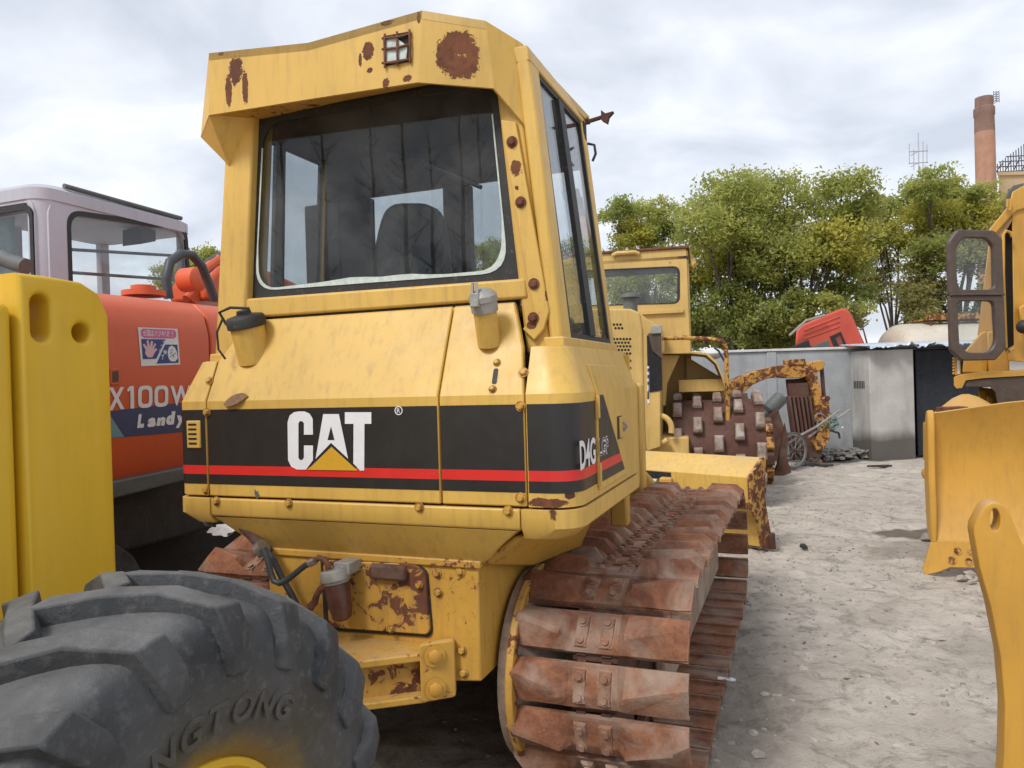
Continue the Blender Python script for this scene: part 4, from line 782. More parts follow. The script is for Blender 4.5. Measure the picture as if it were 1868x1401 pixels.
# ------------------------------------------------------------------ more helpers
# ================================================================== wheel loader at the left (counterweight and rear wheel)
LF = Frame(_b.wor((-1.97, 0, 0)), 21)
loader = thing('wheel_loader', 'yellow loader rear with a lug-tyred wheel filling the bottom left corner', 'loader', LF)
LS = lambda x, y: LF.on(x, y, 0, 0.0)
tr_ = LS(207, 545); ve = LS(207, 800).y; vs_ = LS(40, 800).y; zt = LS(100, 505).z
cw_prof = [(-3.2, 0.52), (ve, 0.52), (ve, zt-0.10), (ve-0.03, zt-0.035), (ve-0.09, zt-0.005), (ve-0.2, zt+0.0), (-3.2, zt)]
# the counterweight is a plate with a lifting slot and a round eye cut through its skin
vsl = LS(76, 580); vho = LS(150, 607); TH = 0.14
def slot_pts(c, hw, hh, n=8):
    o = []
    for k in range(n+1): q_ = math.pi*k/n; o.append((c.y+hw*math.cos(q_), c.z+hh-hw+hw*math.sin(q_)))
    for k in range(n+1): q_ = math.pi+math.pi*k/n; o.append((c.y+hw*math.cos(q_), c.z-hh+hw+hw*math.sin(q_)))
    return o
def plate_with_holes(prof, holes, u, thk, axis=0, bev=0.014):
    cu = bpy.data.curves.new('outline', 'CURVE'); cu.dimensions = '2D'; cu.fill_mode = 'BOTH'; cu.extrude = thk/2; cu.bevel_depth = bev; cu.bevel_resolution = 2; cu.offset = -bev
    for pts in [prof]+holes:
        s = cu.splines.new('POLY'); s.points.add(len(pts)-1); s.use_cyclic_u = True
        for p, (a, b) in zip(s.points, pts): p.co = (a, b, 0, 1)
    o = bpy.data.objects.new('outline', cu); COL.objects.link(o); bpy.context.view_layer.update()
    me = bpy.data.meshes.new_from_object(o.evaluated_get(bpy.context.evaluated_depsgraph_get())); bpy.data.objects.remove(o)
    for v in me.vertices: c = v.co.copy(); v.co = (u+c.z, c.x, c.y) if axis == 0 else (c.x, u+c.z, c.y)
    bm = bmesh.new(); bm.from_mesh(me); bmesh.ops.remove_doubles(bm, verts=bm.verts, dist=1e-5); bmesh.ops.recalc_face_normals(bm, faces=bm.faces); bm.to_mesh(me); bm.free()
    me.polygons.foreach_set('use_smooth', [True]*len(me.polygons)); me.set_sharp_from_angle(angle=math.radians(50)); return me
hs_ = (LS(76, 538).z-LS(76, 625).z)/2; hr = (LS(150, 590).z-LS(150, 625).z)/2
cwp = [(vs_+0.004, 0.52)]+cw_prof[1:6]+[(vs_+0.004, zt)]
me = plate_with_holes(cwp, [slot_pts(vsl, hs_*0.42, hs_), slot_pts(vho, hr, hr)], -TH/2-0.014, TH)
me.materials.append(M['yelblock']); cw = bpy.data.objects.new('counterweight', me); COL.objects.link(cw); cw.parent = loader
MB().box(-1.5, -TH-0.26, vs_, ve-0.06, 0.55, zt-0.08).build('counterweight_core', 'yelblock', loader, 0.03)
MB().lathe((-TH-0.26, vsl.y-0.03, vsl.z-0.0), (1, 0, 0), [(0.035, 0), (0.035, 0.20)], 16).build('tow_pin', 'cream', loader, 0.004)
zt2 = LS(20, 550).z
MB().box(-1.5, -0.005, -3.2, vs_-0.006, 0.60, zt2).build('engine_side_panel', 'yelblock', loader, 0.03, seg=3)
MB().box(-1.25, -0.35, -3.2, ve-0.4, 0.38, 0.62).build('chassis', 'dark', loader, 0.02)
WC = Vector((0.93, 1.08, 0.638)); RO = 0.643
MB().tube([(-1.4, WC.y, WC.z), (WC.x-0.25, WC.y, WC.z)], 0.13, 18).build('rear_axle', 'yelblock', loader)
def tyre():
    mb = MB(); Wd = 0.455; hw = Wd/2; rc_ = RO-0.038
    # carcass section (t = axial from tyre middle, r)
    sec = [(-hw*0.72, 0.285), (-hw*0.93, 0.325), (-hw*1.04, 0.42), (-hw*1.0, 0.51), (-hw*0.88, rc_-0.03), (-hw*0.5, rc_-0.005), (0, rc_), (hw*0.5, rc_-0.005), (hw*0.88, rc_-0.03), (hw*1.0, 0.51), (hw*1.04, 0.42), (hw*0.93, 0.325), (hw*0.72, 0.285)]
    # smooth the section
    P = [Vector((a, b, 0)) for a, b in sec]; fine = []
    for i in range(len(P)-1):
        p0, p1, p2, p3 = P[max(i-1, 0)], P[i], P[i+1], P[min(i+2, len(P)-1)]
        for k in range(4):
            t = k/4; fine.append(0.5*((2*p1)+(p2-p0)*t+(2*p0-5*p1+4*p2-p3)*t*t+(3*p1-p0-3*p2+p3)*t**3))
    fine.append(P[-1]); n = 96; rings = []
    for p in fine: rings.append([(p.x, p.y*math.cos(2*math.pi*k/n), p.y*math.sin(2*math.pi*k/n)) for k in range(n)])
    mb.loft(rings, caps=False)
    nl = 20
    for side in (1, -1):
        for k in range(nl):
            a0 = 2*math.pi*(k+(0.5 if side < 0 else 0))/nl
            # centre line of a lug: from just past the middle, diagonally out over the shoulder, then down the side wall
            path = [(-0.045, 0.30, rc_-0.002, 1.0), (0.05, 0.19, rc_-0.002, 1.0), (0.13, 0.085, rc_-0.012, 1.05), (hw*0.90, 0.0, rc_-0.032, 1.1), (hw*1.03, -0.03, 0.525, 1.05), (hw*1.05, -0.045, 0.465, 0.85)]
            rr = []
            for i, (t, da, r, wd) in enumerate(path):
                q_ = a0+da*1.0; wdt = 0.034*wd/ max(r, 0.4)
                if i < 3: nt_, nr_ = 0.0, 1.0
                elif i == 3: nt_, nr_ = 0.70, 0.72
                elif i == 4: nt_, nr_ = 0.97, 0.2
                else: nt_, nr_ = 0.99, 0.0
                h = (0.040, 0.040, 0.040, 0.036, 0.020, 0.009)[i]
                def pt(dt, dr, dq): rr_ = r+dr; return (side*(t+dt), rr_*math.cos(q_+dq), rr_*math.sin(q_+dq))
                b_ = -0.012
                rr.append([pt(nt_*b_, nr_*b_, -wdt), pt(nt_*h, nr_*h, -wdt*0.82), pt(nt_*h, nr_*h, wdt*0.82), pt(nt_*b_, nr_*b_, wdt)])
            mb.loft(rr)
    o = mb.build('tyre', 'tyre', loader, 0.005, seg=2); return o
ty = tyre(); ty.location = (WC.x-0.2275, WC.y, WC.z); ty.rotation_euler = (math.radians(12), 0, 0)
rm = MB().lathe((0.13, 0, 0), (1, 0, 0), [(0.300, 0.0), (0.300, 0.03), (0.290, 0.05), (0.275, 0.052), (0.267, 0.03), (0.26, 0.0), (0.24, -0.03), (0.22, -0.06), (0.16, -0.07), (0.15, -0.02), (0.03, -0.015)], 64).build('rim', 'yelblock', ty)
bdg = MB(); ring(bdg, [(0.178, 0.313*math.cos(q_), 0.313*math.sin(q_)) for q_ in np.linspace(0, 2*math.pi, 65)[:-1]], [(0.178, 0.299*math.cos(q_), 0.299*math.sin(q_)) for q_ in np.linspace(0, 2*math.pi, 65)[:-1]], (0.006, 0, 0)); bdg.build('bead_groove', 'dark', ty)
for k in range(12): q_ = 2*math.pi*k/12; MB().bolt((0.06, 0.2*math.cos(q_), 0.2*math.sin(q_)), (1, 0, 0), 0.016, 0.02).build('wheel_nut', 'yelblock', ty)
def tyre_letters(txt, r0, qmid, size, step):
    mb = MB(); n = len(txt)
    for i, ch in enumerate(txt):
        me = text_mesh(ch, size, depth=0.0, offset=0.002, shear=0.25); 
        if not len(me.vertices): continue
        x0 = (min(v.co.x for v in me.vertices)+max(v.co.x for v in me.vertices))/2
        q_ = qmid-(i-(n-1)/2)*step                # reading clockwise as seen from the outside
        V3 = []
        for v in me.vertices:
            a = q_-(v.co.x-x0)/r0; r = r0+v.co.y
            t = 0.2275*1.036-0.30*max(0, r-0.44)**1.0*0.35; V3.append((t, r*math.cos(a), r*math.sin(a)))
        base = len(mb.v); m_ = len(V3); mb.v += V3+[(a+0.0035, b, c) for a, b, c in V3]
        for p in me.polygons: mb.f.append(tuple(base+m_+i for i in p.vertices))
        for e in me.edges:
            a, b = e.vertices; mb.f.append((base+a, base+b, base+m_+b, base+m_+a))
    return mb.build('raised_lettering', 'tyre', ty, smooth=0)
tyre_letters('FENGTONG', 0.372, math.radians(80), 0.070, 0.168)
# ================================================================== orange wheeled excavator behind it
XF = Frame(_b.wor((-3.3, 3.0, 0)), 21)
exc = thing('wheeled_excavator', 'orange-red excavator with lilac-grey cab, half hidden between the yellow loader and the bulldozer', 'excavator', XF)
XS = lambda x, y, U=0.0: XF.on(x, y, 0, U)
xb0, xb1 = XS(60, 650).y-0.6, XS(470, 650).y
zt = XS(300, 536).z; zl = XS(265, 822).z
secx = [(-0.06, zl-0.16), (0.0, zl), (0.0, zt-0.22), (-0.03, zt-0.10), (-0.12, zt-0.02), (-0.25, zt), (-1.30, zt+0.02), (-1.30, zl-0.16)]
MB().prism([(u, xb0, z) for u, z in secx], (0, XS(383, 650).y-xb0, 0)).build('engine_housing', 'orange', exc, 0.01)
MB().prism([(u, XS(383, 650).y+0.012, z) for u, z in secx], (0, xb1-XS(383, 650).y, 0)).build('front_housing', 'orange', exc, 0.01)
MB().box(-2.4, -0.15, xb0, xb1, zl-0.55, zl-0.17).build('turntable_deck', 'dark', exc, 0.02)
MB().box(-2.42, -1.32, xb0, XS(150, 650).y, zl-0.16, zt-0.1).build('left_housing', 'orange', exc, 0.03)
# blue stripe, teal wedge, lettering, recess, sticker
def xq(bl, br, tr, tl): return [XS(*p) for p in (bl, br, tr, tl)]
bq_ = xq((150, 804), (350, 787), (350, 732), (150, 756))
uvpoly(bq_, [(0, 0), (1, 0), (1, 1), (0, 1)], (0.001, 0, 0), 'blue', 'stripe', exc)
MB().prism([XS(*p)+Vector((0.0022, 0, 0)) for p in ((160, 803), (226, 797), (207, 768), (185, 735), (160, 735))], (0.0006, 0, 0)).build('teal_wedge', 'teal', exc, smooth=0)
LIFT = (0.004, 0, 0)
for ch, a, b, yt0, yb0, yt1, yb1 in (('E', 172, 194, 707, 751, 707, 749), ('X', 197, 226, 707, 749, 706, 746), ('W', 310, 348, 704, 740, 703, 738), ('D', 352, 375, 703, 737, 702, 736)):
    fit_text(ch, xq((a, yb0), (b, yb1), (b, yt1), (a, yt0)), 'white', exc, LIFT, offset=0.035)
for a, b, yt0, yb0, yt1, yb1 in ((251, 277, 704, 745, 703, 743), (281, 306, 704, 743, 703, 741)):
    q4 = xq((a, yb0), (b, yb1), (b, yt1), (a, yt0)); ring(MB(), [p+Vector((0.003, 0, 0)) for p in rounded(q4, 0.035, 4)], [p+Vector((0.003, 0, 0)) for p in rounded([bil(q4, s, t) for s, t in ((.24, .17), (.76, .17), (.76, .83), (.24, .83))], 0.02, 4)], (0.001, 0, 0)).build('lettering', 'white', exc, smooth=0)
MB().prism([XS(*p)+Vector((0.003, 0, 0)) for p in ((237, 745.5), (244, 745), (243, 704), (236, 704.5), (231, 710), (232, 715), (237, 712))], (0.001, 0, 0)).build('lettering', 'white', exc, smooth=0)
for ch, a, b, yt0, yb0, yt1, yb1 in (('L', 249, 263, 756, 781, 754, 780), ('a', 267, 284, 763, 780, 761, 778), ('n', 284, 301, 762, 777, 760, 776), ('d', 301, 318, 751, 776, 750, 774), ('y', 319, 336, 758, 781, 757, 780)):
    fit_text(ch, xq((a, yb0), (b-2, yb1), (b+1, yt1), (a+3, yt0)), 'white', exc, LIFT, offset=0.075)
rq = xq((200, 703), (217, 702), (217, 671), (200, 672)); MB().prism([p+Vector((0.001, 0, 0)) for p in rounded(rq, 0.01)], (0.006, 0, 0)).build('handle_frame', 'orange', exc, 0.003)
MB().prism([p+Vector((0.0075, 0, 0)) for p in inset(rq, 0.018)], (0.001, 0, 0)).build('handle_recess', 'doorbrown', exc)
SQ = xq((257, 668), (328, 665), (323, 600), (251, 597))
st = uvpoly(SQ, [(0, 0), (1, 0), (1, 1), (0, 1)], (0.002, 0, 0), 'white', 'safety_sticker', exc)
L2, L3, L4 = (0.0035, 0, 0), (0.005, 0, 0), (0.0065, 0, 0)
uvpoly(SQ, [(.06, .78), (.12, .73), (.88, .73), (.95, .78), (.95, .92), (.89, .97), (.11, .97), (.06, .92)], L2, 'pink', 'pink_banner', st)
uvpoly(SQ, [(.05, .18), (.38, .18), (.66, .70), (.05, .70)], L2, 'navy', 'left_panel', st)
uvpoly(SQ, [(.38, .05), (.96, .05), (.96, .56), (.64, .56)], L2, 'navy', 'right_panel', st)
def subq(a0, b0, a1, b1): return [bil(SQ, a0, b0), bil(SQ, a1, b0), bil(SQ, a1, b1), bil(SQ, a0, b1)]
try:
    for i, ch in enumerate('合図はハツキリ!!'):
        a = .10+i*0.092; fit_text(ch, subq(a, .775, a+(.078 if i < 7 else .02), .93), 'white', st, L3, offset=0.01)
    for i, ch in enumerate('止って'): fit_text(ch, subq(.46+i*.055, .36+i*.105, .53+i*.055, .45+i*.105), 'white', st, L3, offset=0.01)
    for i, ch in enumerate('了解'): fit_text(ch, subq(.50+i*.075, .16+i*.13, .59+i*.075, .28+i*.13), 'white', st, L3, offset=0.02)
except Exception as ex: print('text', ex)
hand = [(.17, .22), (.28, .22), (.36, .36), (.42, .42), (.40, .46), (.33, .43), (.40, .56), (.37, .60), (.30, .47), (.33, .64), (.28, .66), (.24, .49), (.22, .67), (.17, .66), (.18, .48), (.11, .58), (.07, .55), (.13, .42), (.11, .32)]
uvpoly(SQ, hand, L3, 'skinp', 'open_hand', st)
fist = [(.75, .10), (.86, .09), (.94, .18), (.93, .34), (.88, .48), (.80, .53), (.73, .49), (.69, .38), (.68, .25), (.71, .15)]
uvpoly(SQ, fist, L3, 'white', 'fist', st)
for (a, b, c, d) in ((.74, .22, .82, .28), (.73, .30, .81, .36), (.75, .38, .82, .43), (.82, .28, .90, .33), (.82, .28, .83, .20)):
    MB().tube([bil(SQ, a, b)+Vector(L4), bil(SQ, c, d)+Vector(L4)], 0.0016, 5).build('finger_line', 'navy', st)
# hood details: filler cap, ring handle hose, red hoses and boom foot
f0 = XS(262, 528, -0.3); MB().lathe(f0-Vector((0, 0, 0.04)), (0, 0, 1), [(0.12, 0), (0.12, 0.03), (0.07, 0.035), (0.07, 0.06), (0.05, 0.065)], 24).build('filler_cap', 'orange', exc)
MB().tube([XS(x, y, -0.35) for x, y in ((308, 545), (303, 510), (310, 478), (330, 463), (350, 465), (368, 485), (382, 520), (392, 548))], 0.03, 12).build('thick_hose', 'hose', exc)
for k in range(3): MB().tube([XS(x+k*5, y+k*4, -0.8) for x, y in ((340, 545), (365, 520), (390, 490), (420, 452))], 0.03, 10).build('red_pipe', 'orange', exc)
boom = MB().prism([XS(x, y, -0.7) for x, y in ((378, 548), (378, 515), (405, 482), (440, 478), (500, 496), (570, 530), (560, 548), (470, 560))], (-0.35, 0, 0)).build('boom', 'orange', exc, 0.03)
MB().lathe(XS(352, 510, -0.6), (1, 0, 0), [(0.05, -0.1), (0.085, -0.08), (0.085, 0.05), (0.05, 0.07)], 16).tube([XS(352, 510, -0.6), XS(372, 492, -0.6), XS(400, 472, -0.6)], 0.035, 10).build('valve_block', 'orange', exc, 0.004)
MB().tube([XS(372, 492, -0.62), XS(388, 478, -0.62), XS(404, 470, -0.62)], 0.045, 10).build('hose_end', 'hose', exc)
# lower frame, axle, tyres
bm_ = xq((150, 925), (345, 875), (345, 850), (150, 890)); MB().prism(bm_, (-0.12, 0, 0)).build('side_beam', 'greybeam', exc, 0.01)
wv = XS(175, 1010).y; MB().lathe((-0.42, wv, 0.46), (1, 0, 0), [(0.26, 0), (0.43, 0.03), (0.48, 0.1), (0.48, 0.22), (0.43, 0.29), (0.26, 0.30), (0.24, 0.2)], 44).build('tyre', 'tyre', exc)
MB().lathe((-2.3, wv, 0.46), (1, 0, 0), [(0.26, 0), (0.43, 0.03), (0.48, 0.1), (0.48, 0.22), (0.43, 0.29), (0.26, 0.30), (0.24, 0.2)], 44).build('tyre', 'tyre', exc)
for u in (-0.42, -2.3): MB().lathe((u, wv+2.3, 0.46), (1, 0, 0), [(0.26, 0), (0.43, 0.03), (0.48, 0.1), (0.48, 0.22), (0.43, 0.29), (0.26, 0.30), (0.24, 0.2)], 44).build('tyre', 'tyre', exc)
MB().box(-1.9, -0.5, wv-0.5, wv+2.7, 0.42, 0.75).tube([(-2.2, wv, 0.46), (-0.2, wv, 0.46)], 0.14, 12).tube([(-2.2, wv+2.3, 0.46), (-0.2, wv+2.3, 0.46)], 0.14, 12).lathe((-1.2, wv+1.1, 0.75), (0, 0, 1), [(0.6, 0), (0.6, 0.2)], 32).build('undercarriage', 'dark', exc)
# cab: right wall, rear wall, roof, panes
UC = -1.45
cv0, cv1 = XS(100, 450, UC).y-0.10, XS(352, 450, UC).y; cz0, cz1 = 1.25, XS(135, 338, UC).z-0.02
so_ = rounded([Vector((UC, cv0+0.06, cz0)), Vector((UC, cv1, cz0)), Vector((UC, cv1-0.08, cz1-0.12)), Vector((UC, cv0+0.06, cz1-0.10))], 0.14, 6)
wr = [XS(126, 640, UC), XS(344, 560, UC), XS(338, 418, UC), XS(126, 388, UC)]; wr[0].z = 1.7; wr[1].z = 1.7; wr[1].y = wr[2].y+0.05; wr[0].y = wr[3].y
si = rounded(wr, 0.10, 6)
ring(MB(), so_, si, (-0.06, 0, 0)).build('cab_side', 'lilac', exc, 0.012)
ring(MB(), [p+Vector((0.004, 0, 0)) for p in rounded(inset(wr, -0.03), 0.12, 6)], [p+Vector((0.004, 0, 0)) for p in rounded(inset(wr, 0.015), 0.10, 6)], (-0.02, 0, 0)).build('window_rubber', 'black', exc)
MB().prism([p+Vector((-0.03, 0, 0)) for p in rounded(inset(wr, 0.0), 0.10, 6)], (-0.004, 0, 0)).build('side_pane', 'glass2', exc)
VR = cv0
ro_ = rounded([Vector((UC-1.0, VR, cz0)), Vector((UC-0.06, VR, cz0)), Vector((UC-0.06, VR, cz1-0.10)), Vector((UC-1.0, VR, cz1-0.10))], 0.12, 6)
rwz = XF.on(30, 372, 1, VR).z
ri_ = rounded([Vector((UC-0.95, VR, 1.9)), Vector((XF.on(64, 450, 1, VR).x, VR, 1.9)), Vector((XF.on(64, 450, 1, VR).x, VR, rwz)), Vector((UC-0.95, VR, rwz))], 0.10, 6)
ring(MB(), ro_, ri_, (0, 0.05, 0)).build('cab_rear', 'lilac', exc, 0.012)
ring(MB(), [p+Vector((0, -0.004, 0)) for p in rounded(inset([ri_[3], ri_[10], ri_[17], ri_[24]], -0.02), 0.10, 6)], [p+Vector((0, -0.004, 0)) for p in rounded(inset([ri_[3], ri_[10], ri_[17], ri_[24]], 0.03), 0.08, 6)], (0, 0.02, 0)).build('window_rubber', 'black', exc)
MB().prism([p+Vector((0, 0.03, 0)) for p in ri_], (0, 0.004, 0)).build('rear_pane', 'glass2', exc)
cq = MB(); n8 = 7          # rounded rear pillar
cq.loft([[(UC-0.06-0.06+0.12*math.sin(math.pi/2*k/n8), VR+0.12-0.12*math.cos(math.pi/2*k/n8), z) for k in range(n8+1)]+[(UC-0.12, VR+0.12, z)] for z in (cz0, cz1-0.06)]).build('cab_pillar', 'lilac', exc)
rf = []
for dz, ins in ((-0.12, 0.0), (-0.04, 0.0), (0.0, 0.06), (0.012, 0.16)): rf.append(rounded([Vector((UC-1.05+ins, VR-0.01+ins, cz1+dz)), Vector((UC+0.01-ins, VR-0.01+ins, cz1+dz)), Vector((UC+0.01-ins, cv1+0.02-ins, cz1+dz-0.02)), Vector((UC-1.05+ins, cv1+0.02-ins, cz1+dz-0.02))], 0.16, 6))
MB().loft(rf).build('cab_roof', 'lilac', exc)
MB().tube([(UC-0.02, VR+0.2, cz1+0.004), (UC-0.02, cv1-0.1, cz1-0.02)], 0.018, 8).build('roof_gutter', 'greybeam', exc)
MB().box(UC-1.0, UC-0.06, cv1-0.05, cv1, cz0, 1.7).box(UC-0.1, UC-0.04, cv1-0.08, cv1-0.02, 1.7, cz1-0.1).box(UC-1.02, UC-0.96, cv1-0.08, cv1, 1.25, cz1-0.1).box(UC-1.04, UC-0.98, cv0+0.5, cv0+0.58, 1.25, cz1-0.1).box(UC-1.04, UC-0.98, cv0+0.05, cv1, 1.25, 1.75).build('cab_frame', 'lilac', exc)
for yy, y2 in ((455, 468), (497, 512)): MB().tube([XS(126, yy, UC-0.08), XS(345, y2, UC-0.08)], 0.012, 8).build('guard_bar', 'greybeam', exc)
MB().box(UC-0.75, UC-0.25, cv0+0.3, cv0+0.42, 1.5, 2.35).box(UC-0.62, UC-0.38, cv0+0.32, cv0+0.40, 2.35, 2.6).build('cab_seat', 'liner', exc, 0.03)
MB().prism([XS(258, 415, UC-0.1), XS(284, 420, UC-0.1), XS(284, 440, UC-0.1), XS(258, 445, UC-0.1)], (-0.2, 0, 0)).build('overhead_radio', 'liner', exc)
MB().tube([XF.on(x, y, 1, VR-0.25) for x, y in ((2, 470), (20, 478), (48, 486))], [0.055, 0.05, 0.05], 14).build('exhaust_tip', 'greybeam', exc)
MB().prism([XF.on(x, y, 1, VR+0.3) for x, y in ((-10, 385), (10, 385), (10, 500), (-10, 500))], (0.1, 0, 0)).build('cab_curtain', 'teal', exc)
# ================================================================== padfoot compactor in the middle distance
CFm = Frame((1.15, 10.1, 0), 14)
cmp_ = thing('padfoot_compactor', 'pale yellow compactor with boxy cab and a brown drum of studded pads, behind the bulldozer', 'compactor', CFm)
CV = lambda x, y, V: CFm.on(x, y, 1, V)
dL, dR = CV(1228, 760, -0.2).x, CV(1392, 760, -0.2).x; RD, PDH = 0.62, 0.085; WD = 0.70
drum = MB().lathe((dL, 0, WD), (1, 0, 0), [(RD-0.06, 0), (RD, 0.0), (RD, dR-dL), (RD-0.05, dR-dL), (RD-0.08, dR-dL-0.06), (0.14, dR-dL-0.08)], 64).build('drum', 'drum', cmp_)
for c in range(5):
    for k in range(11):
        q_ = 2*math.pi*(k+0.5*(c % 2)+0.12*c)/11; x = dL+0.06+(dR-dL-0.12)*c/4; e1 = Vector((0, math.cos(q_), math.sin(q_))); e2 = Vector((0, -math.sin(q_), math.cos(q_))); o_ = Vector((x, 0, WD))
        base = o_+e1*(RD-0.02)
        MB().loft([[base+Vector((a*1.2, 0, 0))+e2*b*1.25 for a, b in ((-.052, -.09), (.052, -.09), (.052, .09), (-.052, .09))], [base+e1*0.055+Vector((a, 0, 0))+e2*b for a, b in ((-.052, -.09), (.052, -.09), (.052, .09), (-.052, .09))]]).build('pad_foot', 'drum', drum, 0.008)
        MB().loft([[base+e1*h+Vector((a*s1, 0, 0))+e2*b*s1 for a, b in ((-.052, -.095), (.052, -.095), (.052, .095), (-.052, .095))] for h, s1 in ((0.05, 1.1), (0.10, 1.08), (0.13, 0.8))]).build('pad_cap', 'pad', drum, 0.008)
# engine hood, rear (towards us)
VH = -1.05
def cvq(pts, V): return [CV(x, y, V) for x, y in pts]
hp = cvq([(1090, 563), (1150, 563), (1166, 570), (1172, 600), (1176, 800), (1180, 822), (1060, 830), (1060, 563)], VH)
MB().prism(hp, (0, 1.5, 0)).build('engine_hood', 'yelpale', cmp_, 0.02)
hp2 = cvq([(1168, 572), (1180, 582), (1202, 594), (1204, 610), (1205, 815), (1178, 824)], VH+0.03)
MB().prism(hp2, (0, 1.3, 0)).build('hood_side_frame', 'yelpale', cmp_, 0.01)
scr = MB().prism(cvq([(1118, 588), (1135, 588), (1156, 622), (1157, 700), (1148, 705), (1118, 640)], VH-0.004), (0, 0.003, 0)).build('screen_panel', 'yelpale', cmp_)
for r_i in range(17):
    for c_i in range(7):
        x = 1120+c_i*5.9+(r_i % 2)*2.95; y = 592+r_i*6.6
        lim = 1136+(y-588)*0.55 if y < 622 else 1154
        if x > lim-3 or (604 < y < 612) or x < 1116+max(0, (y-640))*0.42: continue
        p = CV(x, y, VH-0.006); MB().lathe(p, (0, -1, 0), [(0.0155, 0), (0.0155, 0.002)], 8).build('screen_hole', 'void', scr)
dk = cvq([(1180, 612), (1206, 608), (1208, 712), (1182, 716)], VH+0.02); MB().prism(dk, (0, 0.05, 0)).build('side_opening', 'void', cmp_)
MB().prism(cvq([(1182, 608), (1206, 606), (1207, 655), (1190, 640)], VH+0.0), (0, 0.04, 0)).build('dark_bracket', 'doorbrown', cmp_, 0.004)
MB().prism(cvq([(1188, 594), (1207, 592), (1207, 608), (1188, 609)], VH-0.03), (0, 0.08, 0)).build('work_lamp', 'alu', cmp_, 0.008)
MB().prism(cvq([(1180, 668), (1184, 668), (1185, 736), (1181, 736)], VH+0.02), (0, 0.004, 0)).build('marking_strip', 'white', cmp_)
for (y0, y1) in ((672, 678), (684, 690), (696, 702), (714, 728)): MB().prism(cvq([(1181, y0), (1184, y0), (1184, y1), (1181, y1)], VH+0.017), (0, 0.002, 0)).build('marking', 'liner', cmp_)
p = CV(1205, 783, VH+0.1); tr2 = MB()
tr2.tube([p+Vector((0.13*math.cos(q_), 0, 0.16*math.sin(q_))) for q_ in np.linspace(-0.3, 2*math.pi-0.9, 22)], 0.035, 10).build('tow_eye', 'yelpale', cmp_)
MB().box(CV(1178, 800, VH).x, CV(1240, 800, VH).x+0.1, VH+0.2, VH+1.6, 0.55, 0.9).build('chassis', 'yelpale', cmp_, 0.02)
# cab
VB = 0.35
cl, crr = CV(1105, 500, VB).x-0.85, CV(1256, 500, VB).x; ctop, cbot = CV(1180, 458, VB).z, 1.3
cabq = [Vector((cl, VB, cbot)), Vector((crr, VB, cbot)), Vector((crr-0.02, VB, ctop)), Vector((cl, VB, ctop))]
cwin = [CV(1060, 558, VB), CV(1238, 553, VB), CV(1238, 486, VB), CV(1060, 494, VB)]
ring(MB(), rounded(cabq, 0.02, 5), rounded(cwin, 0.09, 5), (0, 0.06, 0)).build('cab_rear_wall', 'yelpale', cmp_, 0.006)
ring(MB(), [p+Vector((0, -0.006, 0)) for p in rounded(inset(cwin, -0.018), 0.10, 5)], [p+Vector((0, -0.006, 0)) for p in rounded(inset(cwin, 0.02), 0.08, 5)], (0, 0.02, 0)).build('window_rubber', 'black', cmp_)
MB().prism([p+Vector((0, 0.02, 0)) for p in rounded(cwin, 0.09, 5)], (0, 0.004, 0)).build('rear_pane', 'glass2', cmp_)
MB().box(crr-0.06, crr, VB+0.06, VB+0.18, cbot, ctop-0.02).box(crr-0.06, crr, VB+1.3, VB+1.4, cbot, ctop-0.02).box(crr-0.06, crr, VB+0.18, VB+1.3, cbot, 2.1).box(crr-0.06, crr, VB+0.18, VB+1.3, ctop-0.15, ctop-0.02).build('cab_right_frame', 'yelpale', cmp_, 0.01)
MB().box(cl, cl+0.06, VB+0.06, VB+1.4, cbot, 2.1).box(cl, cl+0.06, VB+1.3, VB+1.4, 2.1, ctop).box(cl, crr, VB+1.34, VB+1.4, cbot, 2.1).build('cab_left_frame', 'yelpale', cmp_)
MB().box(cl-0.02, crr+0.02, VB-0.03, VB+1.45, ctop, ctop+0.035).build('cab_roof', 'rustpatch', cmp_, 0.008)
MB().box(cl, crr, VB, VB+1.4, ctop-0.14, ctop-0.10).build('cab_ceiling', 'liner', cmp_)
MB().prism([CV(1258, 458, VB+0.1), CV(1270, 478, VB+0.1), CV(1262, 486, VB+0.1)], (0.02, 0.3, 0)).build('roof_lamp_bracket', 'yelpale', cmp_)
MB().tube([CV(1118, 466, VB-0.02), CV(1125, 462, VB-0.05), CV(1158, 460, VB-0.05), CV(1165, 463, VB-0.02)], 0.03, 10).build('grab_handle', 'yelpale', cmp_)
MB().box(CV(1170, 565, VB).x, crr-0.08, VB-0.05, VB, CV(1200, 573, VB).z, CV(1200, 566, VB).z).build('drip_ledge', 'yelpale', cmp_, 0.004)
MB().lathe(CV(1150, 556, VH+0.6)-Vector((0, 0, 0.1)), (0, 0, 1), [(0.09, 0), (0.09, 0.18), (0.14, 0.19), (0.13, 0.23), (0.06, 0.25)], 24).build('pre_cleaner', 'greybeam', cmp_)
MB().tube([(0.55, VB+1.0, 2.0), (0.55, VB+1.0, 2.9)], 0.09, 14).build('cab_front_stack', 'dark', cmp_)
MB().box(0.2, 0.75, VB+0.5, VB+0.65, 1.5, 2.3).build('operator_seat', 'liner', cmp_, 0.05)
